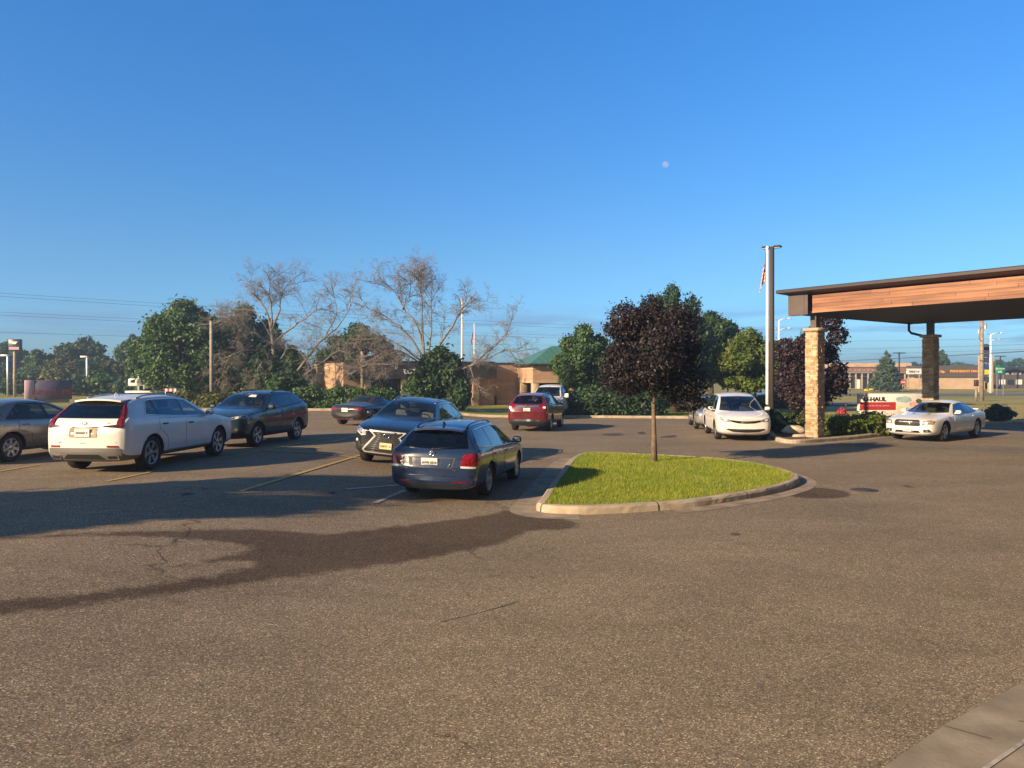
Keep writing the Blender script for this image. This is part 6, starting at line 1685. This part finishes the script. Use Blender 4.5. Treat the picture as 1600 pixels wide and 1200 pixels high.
# pole sign far left
t = thing('pole_sign', 'tall pole sign with a small blue and white box at the far left', 'sign', (xz(23, 82), 82, 0.2), 0.12)
H = CH+(VH-530)/F*82-0.2
mb = MB(); mb.tube([(0, 0, 0), (0, 0, H-1.2)], 0.15, 10); mb.build('post', M['concrete_pale'], t)
mb = MB(); mb.rbox((0.06, 0, H-0.62), (1.2, 0.5, 1.24), 0.03, 1); bx = mb.build('sign_box', M['sign_dark'], t)
mb = MB(); mb.prism([(-0.36, 0.12), (0.36, 0.12), (0.18, -0.15), (-0.18, -0.15)], 0, 0.03, 0, Matrix.Translation((0.06, -0.26, H-0.38)) @ Matrix.Rotation(R(90), 4, 'X')); mb.build('emblem', M['ink_white'], bx)
mb = MB(); mb.box((0.06, -0.27, H-0.98), (1.0, 0.03, 0.30)); mb.build('sign_strip', M['sign_pink'], bx)
# purple ground sign
t = thing('monument_sign', 'low purple ground sign with a pale pink end and red lettering behind the tan sedan', 'sign', (xz(76, 60), 60, 0.36), 0.60)
mb = MB(); mb.rbox((0.32, 0, 0.98), (2.5, 0.5, 1.5), 0.02, 1); mb.build('sign_face', M['sign_purple'], t)
mb = MB(); mb.rbox((-1.28, -0.02, 0.98), (0.62, 0.56, 1.54), 0.02, 1); mb.build('end_panel', M['sign_pink'], t)
vs, fs = glyphs(7, 0.45, 0.03, 8)
mb = MB(); mb.add(vs, fs, 0, False, Matrix.Translation((0.32, -0.28, 0.82)) @ Matrix.Rotation(R(90), 4, 'X')); mb.build('sign_letters', M['sign_red'], t)
mb = MB(); mb.box((-0.1, 0, 0.12), (3.0, 0.4, 0.3)); mb.build('base', M['concrete'], t)

# white billboard with red band
dep = 36.4; x0, x1 = xz(1338, dep), xz(1459, dep)
t = thing('billboard', 'white banner board with black letters over a red band, behind the leafy hedge', 'billboard', ((x0+x1)/2, dep, 0.1), 0.06)
W = x1-x0; zb_, zt_ = CH-(655-VH)/F*dep-0.1, CH-(615-VH)/F*dep-0.1
mb = MB(); mb.rbox((0, 0, (zb_+zt_)/2), (W, 0.10, zt_-zb_), 0.01, 1); mb.build('board', M['sign_white'], t)
mb = MB(); mb.box((-W/2+0.09+0.87, -0.056, zt_-0.585), (1.74, 0.014, 0.37)); rb = mb.build('red_band', M['sign_red'], t)
vs, fs = glyphs(17, 0.085, 0.004, 5); mb = MB(); mb.add(vs, fs, 0, False, Matrix.Translation((-W/2+0.86, -0.068, zt_-0.57)) @ Matrix.Rotation(R(90), 4, 'X')); mb.build('band_letters', M['sign_pink'], rb)
vs, fs = text_geo('U-HAUL', 0.27, 0.006, 0.012); mb = MB(); mb.add(vs, fs, 0, False, Matrix.Translation((-W/2+0.82, -0.06, zt_-0.27)) @ Matrix.Rotation(R(90), 4, 'X') @ Matrix.Scale(1.12, 4, (1, 0, 0))); mb.build('sign_letters', M['ink'], t)
rr = random.Random(3)
def blob(cx, cz, rx, rz, mat, d):
    pl = [(cx+rx*math.cos(a/14*6.283)*rr.uniform(.7, 1.1), cz+rz*math.sin(a/14*6.283)*rr.uniform(.7, 1.1)) for a in range(14)]
    mb = MB(); mb.prism(pl, 0, 0.006+d, 0, Matrix.Translation((0, -0.05, 0)) @ Matrix.Rotation(R(90), 4, 'X')); mb.build('printed_picture', M[mat], t)
blob(0.42, zt_-0.28, 0.42, 0.17, 'teal', 0.002); blob(0.95, zt_-0.52, 0.30, 0.22, 'pink', 0.004); blob(0.22, zt_-0.72, 0.22, 0.2, 'plate_yellow', 0.006); blob(1.15, zt_-0.36, .18, .12, 'leaf_olive', 0.008); blob(0.62, zt_-.78, .25, .16, 'teal', .01)
for s in (-1, 1):
    mb = MB(); mb.box((s*(W/2-0.25), 0.1, (zb_+0.1)/2), (0.09, 0.09, zb_+0.4)); mb.build('post', M['white_metal'], t)
t = thing('yellow_marker', 'small yellow sign on a thin stake above the billboard', 'sign', (xz(1358, 62), 62, 0))
mb = MB(); mb.tube([(0, 0, 0), (0, 0, 1.35)], 0.02, 6); mb.build('stake', M['steel'], t)
mb = MB(); mb.rbox((-0.2, 0, 1.28), (0.36, 0.05, 0.12), 0.01, 1); mb.rbox((0.2, 0.02, 1.36), (0.34, 0.05, 0.1), 0.01, 1); mb.build('sign_face', M['yellow_sign'], t)

# right side: utility pole, stub, shopping centre sign, road sign
t = thing('utility_pole', 'weathered wooden utility pole on the bank right of the far stone pillar', 'utility pole', (xz(1534, 76), 76, 0))
mb = MB(); mb.tube([(0, 0, -0.2), (0, 0, 4), (0, 0, 8.0)], [0.21, 0.19, 0.15], 12); mb.build('pole', M['wood_pole'], t)
mb = MB(); mb.tube([(0, -0.1, 5.7), (-0.35, -0.1, 6.2), (-0.36, -0.1, 6.9), (-0.15, -0.1, 7.3)], 0.05, 6); mb.build('conduit', M['steel'], t)
mb = MB(); mb.lathe([(0.12, 0), (0.12, 0.5), (0, 0.55)], 10, 0, True, Matrix.Translation((0.3, -0.1, 7.1))); mb.build('transformer', M['steel'], t)
for k in range(3):
    mb = MB(); mb.lathe([(0.05, 0), (0.07, 0.1), (0.03, 0.2)], 8, 0, True, Matrix.Translation((-0.25+k*0.25, 0, 7.95))); mb.build('insulator', M['white_metal'], t)
t = thing('wooden_stub', 'short stub post on the bank at the foot of the utility pole', 'post', (xz(1525, 74), 74, 0))
mb = MB(); mb.tube([(0, 0, 0), (0.02, 0, 1.3)], [0.12, 0.11], 10); mb.build('post', M['wood_pole'], t)
mb = MB(); mb.rbox((0, -0.05, 1.75), (0.34, 0.3, 0.62), 0.03, 1); mb.build('meter_box', M['brown_metal'], t)
t = thing('centre_sign', 'tall arched tenant sign between brick pillars behind the utility pole', 'sign', (xz(1540, 118), 118, 0))
for s in (-1, 1):
    mb = MB(); mb.box((s*0.72, 0, 2.7), (0.46, 0.7, 5.6)); mb.build('brick_pillar', M['brick_pale'], t)
mb = MB(); mb.box((0, 0, 6.1), (1.05, 0.5, 1.5)); mb.lathe([(0.0, 0.25), (0.525, 0.25), (0.525, -0.25), (0, -0.25)], 24, 0, False, Matrix.Translation((0, 0, 6.85)) @ Matrix.Rotation(R(90), 4, 'X')); mb.build('top_panel', M['sign_dark'], t)
for z, m in ((4.9, 'sign_dark'), (3.9, 'sign_blue'), (3.05, 'yellow_sign'), (2.0, 'sign_dark')):
    mb = MB(); mb.box((0, -0.05, z), (0.92, 0.3, 0.72)); mb.build('tenant_panel', M[m], t)
t = thing('road_sign', 'green highway direction sign with white lettering on two posts', 'sign', (xz(1563, 98), 98, 0))
mb = MB(); mb.rbox((0, 0, 3.15), (1.25, 0.05, 0.98), 0.02, 1); sg = mb.build('sign_face', M['sign_green'], t)
for s, z, sz in ((8, 3.36, 0.16), (3, 2.98, 0.26)):
    vs, fs = glyphs(s, sz, 0.006, 4); mb = MB(); mb.add(vs, fs, 0, False, Matrix.Translation((0, -0.035, z)) @ Matrix.Rotation(R(90), 4, 'X')); mb.build('sign_letters', M['ink_white'], sg)
for s in (-1, 1):
    mb = MB(); mb.box((s*0.4, 0.06, 1.3), (0.09, 0.06, 2.9)); mb.build('post', M['steel'], t)
t = thing('stop_sign', 'small red stop sign in front of the red brick store', 'sign', (xz(1411, 118), 118, 0))
mb = MB(); mb.lathe([(0, 0.03), (0.42, 0.03), (0.42, -0.03), (0, -0.03)], 8, 0, False, Matrix.Translation((0, 0, 1.5)) @ Matrix.Rotation(R(90), 4, 'X') @ Matrix.Rotation(R(22.5), 4, 'Z')); mb.build('sign_face', M['sign_red'], t)
mb = MB(); mb.tube([(0, 0.05, 0), (0, 0.05, 1.6)], 0.04, 6); mb.build('post', M['steel'], t)
vs, fs = text_geo('STOP', 0.26, 0.004, 0.01); mb = MB(); mb.add(vs, fs, 0, False, Matrix.Translation((0, -0.045, 1.5)) @ Matrix.Rotation(R(90), 4, 'X')); mb.build('sign_letters', M['ink_white'], t)

# stones in the bed
def boulder(label, loc, d, seed, mat='boulder'):
    bm = bmesh.new(); bmesh.ops.create_icosphere(bm, subdivisions=4, radius=1.0); rr = random.Random(seed)
    ph = [rr.uniform(0, 6) for _ in range(6)]
    for v in bm.verts:
        c = v.co; k = 1+0.10*math.sin(2.3*c.x+ph[0])*math.cos(2.1*c.y+ph[1])+0.06*math.sin(5*c.z+ph[2]+3*c.x)+0.03*math.sin(9*c.y+ph[3])
        v.co = Vector((c.x*d[0]*k, c.y*d[1]*k, max(-0.3, c.z)*d[2]*k))
    mb = MB(); bm.verts.index_update(); mb.add([v.co.copy() for v in bm.verts], [[v.index for v in f.verts] for f in bm.faces], 0, True); bm.free()
    return tag(mb.build('boulder', M[mat], loc=loc), label, 'boulder', 'stones in the mulch bed')
boulder('large pale rounded boulder left of the near stone pillar', (xz(1240, 30.6), 30.6, 0.22), (0.47, 0.36, 0.24), 1)
boulder('flat grey stone lying at the kerb before the pale boulder', (xz(1253, 29.0), 29.0, 0.14), (0.40, 0.22, 0.10), 2, 'capstone')

# power lines
def wire(label, a, b, sag, r, name='power_line'):
    a = Vector(a); b = Vector(b); n = 24
    pts = [a.lerp(b, i/n)-Vector((0, 0, sag*4*(i/n)*(1-i/n))) for i in range(n+1)]
    mb = MB(); mb.tube([p-a for p in pts], r, 5, 0, False)
    return tag(mb.build(name, M['wire'], loc=a), label, 'power line', 'power lines')
for i, (v0, v1, lb) in enumerate([(457, 510, 'topmost power line of the left bundle'), (462, 515, 'second power line from the top on the left'), (487.5, 526, 'upper wire of the middle pair on the left'),
                                  (492, 530, 'lower wire of the middle pair on the left'), (520, 540, 'lowest power line on the left, just above the distant trees')]):
    a = wp(-60, v0-3, 82); b = wp(960, v1, 140); wire(lb, a, b, 0.35, 0.015)
wire('thick cable passing the utility pole on the right', wp(1240, 566, 150), wp(1640, 546.5, 62), 0.15, 0.045)
for i, (v0, v1, lb) in enumerate([(520, 528, 'upper thin power line under the canopy on the right'), (532, 538, 'middle thin power line under the canopy on the right'), (541, 545, 'lower thin power line under the canopy on the right')]):
    wire(lb, wp(1230, v0+12, 170), wp(1660, v1-2, 95), 0.3, 0.022)
# ================================================================== sky, sun, camera
SUN_EL = R(21.5); SUN_AZ = math.atan2(-0.80, -0.60)     # compass angle from +Y of the direction toward the sun
w = bpy.data.worlds.new("World"); sc.world = w; w.use_nodes = True
nt = w.node_tree; bg = nt.nodes['Background']
sky = nt.nodes.new('ShaderNodeTexSky'); sky.sky_type = 'NISHITA'; sky.sun_disc = False
sky.sun_elevation = SUN_EL; sky.sun_rotation = SUN_AZ % (2*math.pi)
sky.air_density = 1.0; sky.dust_density = 0.5; sky.ozone_density = 2.4
hs = nt.nodes.new('ShaderNodeHueSaturation'); hs.inputs['Saturation'].default_value = 1.12; hs.inputs['Value'].default_value = 1.0
nt.links.new(sky.outputs[0], hs.inputs['Color'])
tc = nt.nodes.new('ShaderNodeTexCoord'); sp = nt.nodes.new('ShaderNodeSeparateXYZ'); nt.links.new(tc.outputs['Generated'], sp.inputs[0])
mp = nt.nodes.new('ShaderNodeMapping'); nt.links.new(tc.outputs['Generated'], mp.inputs[0]); mp.inputs['Scale'].default_value = (2.6, 2.6, 26); mp.inputs['Location'].default_value = (3.1, 0.4, 0.0)
cl = ramp(nt, noise(nt, mp.outputs[0], 1.9, 7, 0.6, 0.4), [(0.47, 0), (0.64, 1)])
band = ramp(nt, sp.outputs[2], [(0.0, 0.5), (0.05, 0.75), (0.07, 0.6), (0.095, 0.0)])
fac = mixrgb(nt, 1.0, cl, band, 'MULTIPLY')
dim = nt.nodes.new('ShaderNodeVectorMath'); dim.operation = 'SCALE'; dim.inputs[3].default_value = 0.8
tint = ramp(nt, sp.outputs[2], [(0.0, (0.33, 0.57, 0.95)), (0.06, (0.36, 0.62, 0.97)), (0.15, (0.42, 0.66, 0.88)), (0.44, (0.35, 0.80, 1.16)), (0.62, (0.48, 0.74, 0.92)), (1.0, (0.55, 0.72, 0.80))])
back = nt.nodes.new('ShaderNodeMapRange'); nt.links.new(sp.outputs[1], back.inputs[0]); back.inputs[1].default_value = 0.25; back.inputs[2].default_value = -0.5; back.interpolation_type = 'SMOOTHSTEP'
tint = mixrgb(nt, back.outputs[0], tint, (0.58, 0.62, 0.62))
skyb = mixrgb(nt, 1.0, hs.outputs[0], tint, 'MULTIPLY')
skyc = mixrgb(nt, fac, skyb, (1.25, 2.15, 3.5))
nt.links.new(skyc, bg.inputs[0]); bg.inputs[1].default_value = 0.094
sun = bpy.data.lights.new('sun', 'SUN'); sun.energy = 5.0; sun.angle = R(0.53); sun.color = (1.0, 0.74, 0.46)
so = bpy.data.objects.new('sun', sun); COL.objects.link(so)
d = Vector((0.80*math.cos(SUN_EL), 0.60*math.cos(SUN_EL), -math.sin(SUN_EL)))
so.rotation_euler = d.to_track_quat('-Z', 'Y').to_euler(); so.location = (-40, -30, 40)

# the daytime moon
bm = bmesh.new(); bmesh.ops.create_icosphere(bm, subdivisions=4, radius=9.5)
mb = MB(); bm.verts.index_update(); mb.add([v.co.copy() for v in bm.verts], [[v.index for v in f.verts] for f in bm.faces], 0, True); bm.free()
m, nt2, b = nodes('moon_surface')
b.inputs['Base Color'].default_value = (0.6, 0.62, 0.66, 1); b.inputs['Roughness'].default_value = 1.0; b.inputs['Specular IOR Level'].default_value = 0
nt2.links.new(ramp(nt2, noise(nt2, objco(nt2), 0.12, 4), [(0.35, (0.42, 0.45, 0.5)), (0.65, (0.7, 0.72, 0.75))]), b.inputs['Base Color'])
tr = nt2.nodes.new('ShaderNodeBsdfTransparent'); mx = nt2.nodes.new('ShaderNodeMixShader'); mx.inputs[0].default_value = 0.13
nt2.links.new(tr.outputs[0], mx.inputs[1]); nt2.links.new(b.outputs[0], mx.inputs[2]); nt2.links.new(mx.outputs[0], nt2.nodes['Material Output'].inputs[0])
tag(mb.build('moon', m, loc=wp(1040, 257, 2200)), 'pale daytime moon in the clear blue sky', 'moon')

cam = bpy.data.cameras.new('camera'); co = bpy.data.objects.new('camera', cam); COL.objects.link(co)
cam.sensor_fit = 'HORIZONTAL'; cam.sensor_width = 36.0; cam.lens = 36.0*F/1600.0
cam.shift_y = -(600.0-VH)/1600.0
cam.clip_start = 0.1; cam.clip_end = 9000
co.location = (0, 0, CH); co.rotation_euler = (R(90), 0, 0)
sc.camera = co
sc.view_settings.view_transform = 'Standard'; sc.view_settings.look = 'None'; sc.view_settings.gamma = 1.0
sc.view_settings.exposure = 1.0
sc.cycles.max_bounces = 6; sc.cycles.transparent_max_bounces = 12
sc.cycles.sample_clamp_indirect = 4.0
# the morning air: a closed box round the camera and the whole scene, the moon and sky outside it
mb = MB(); mb.box((0, 300, 6.4), (2600, 2600, 15.0)); hz = mb.build('haze', [])
m = bpy.data.materials.new('haze'); m.use_nodes = True; nt3 = m.node_tree
for n in list(nt3.nodes):
    if n.type == 'BSDF_PRINCIPLED': nt3.nodes.remove(n)
pv = nt3.nodes.new('ShaderNodeVolumePrincipled'); pv.inputs['Color'].default_value = (0.70, 0.86, 1.0, 1); pv.inputs['Density'].default_value = 0.0013; pv.inputs['Anisotropy'].default_value = 0.5
nt3.links.new(pv.outputs[0], nt3.nodes['Material Output'].inputs['Volume'])
hz.data.materials.append(m); tag(hz, 'thin morning haze', 'haze', kind='stuff')
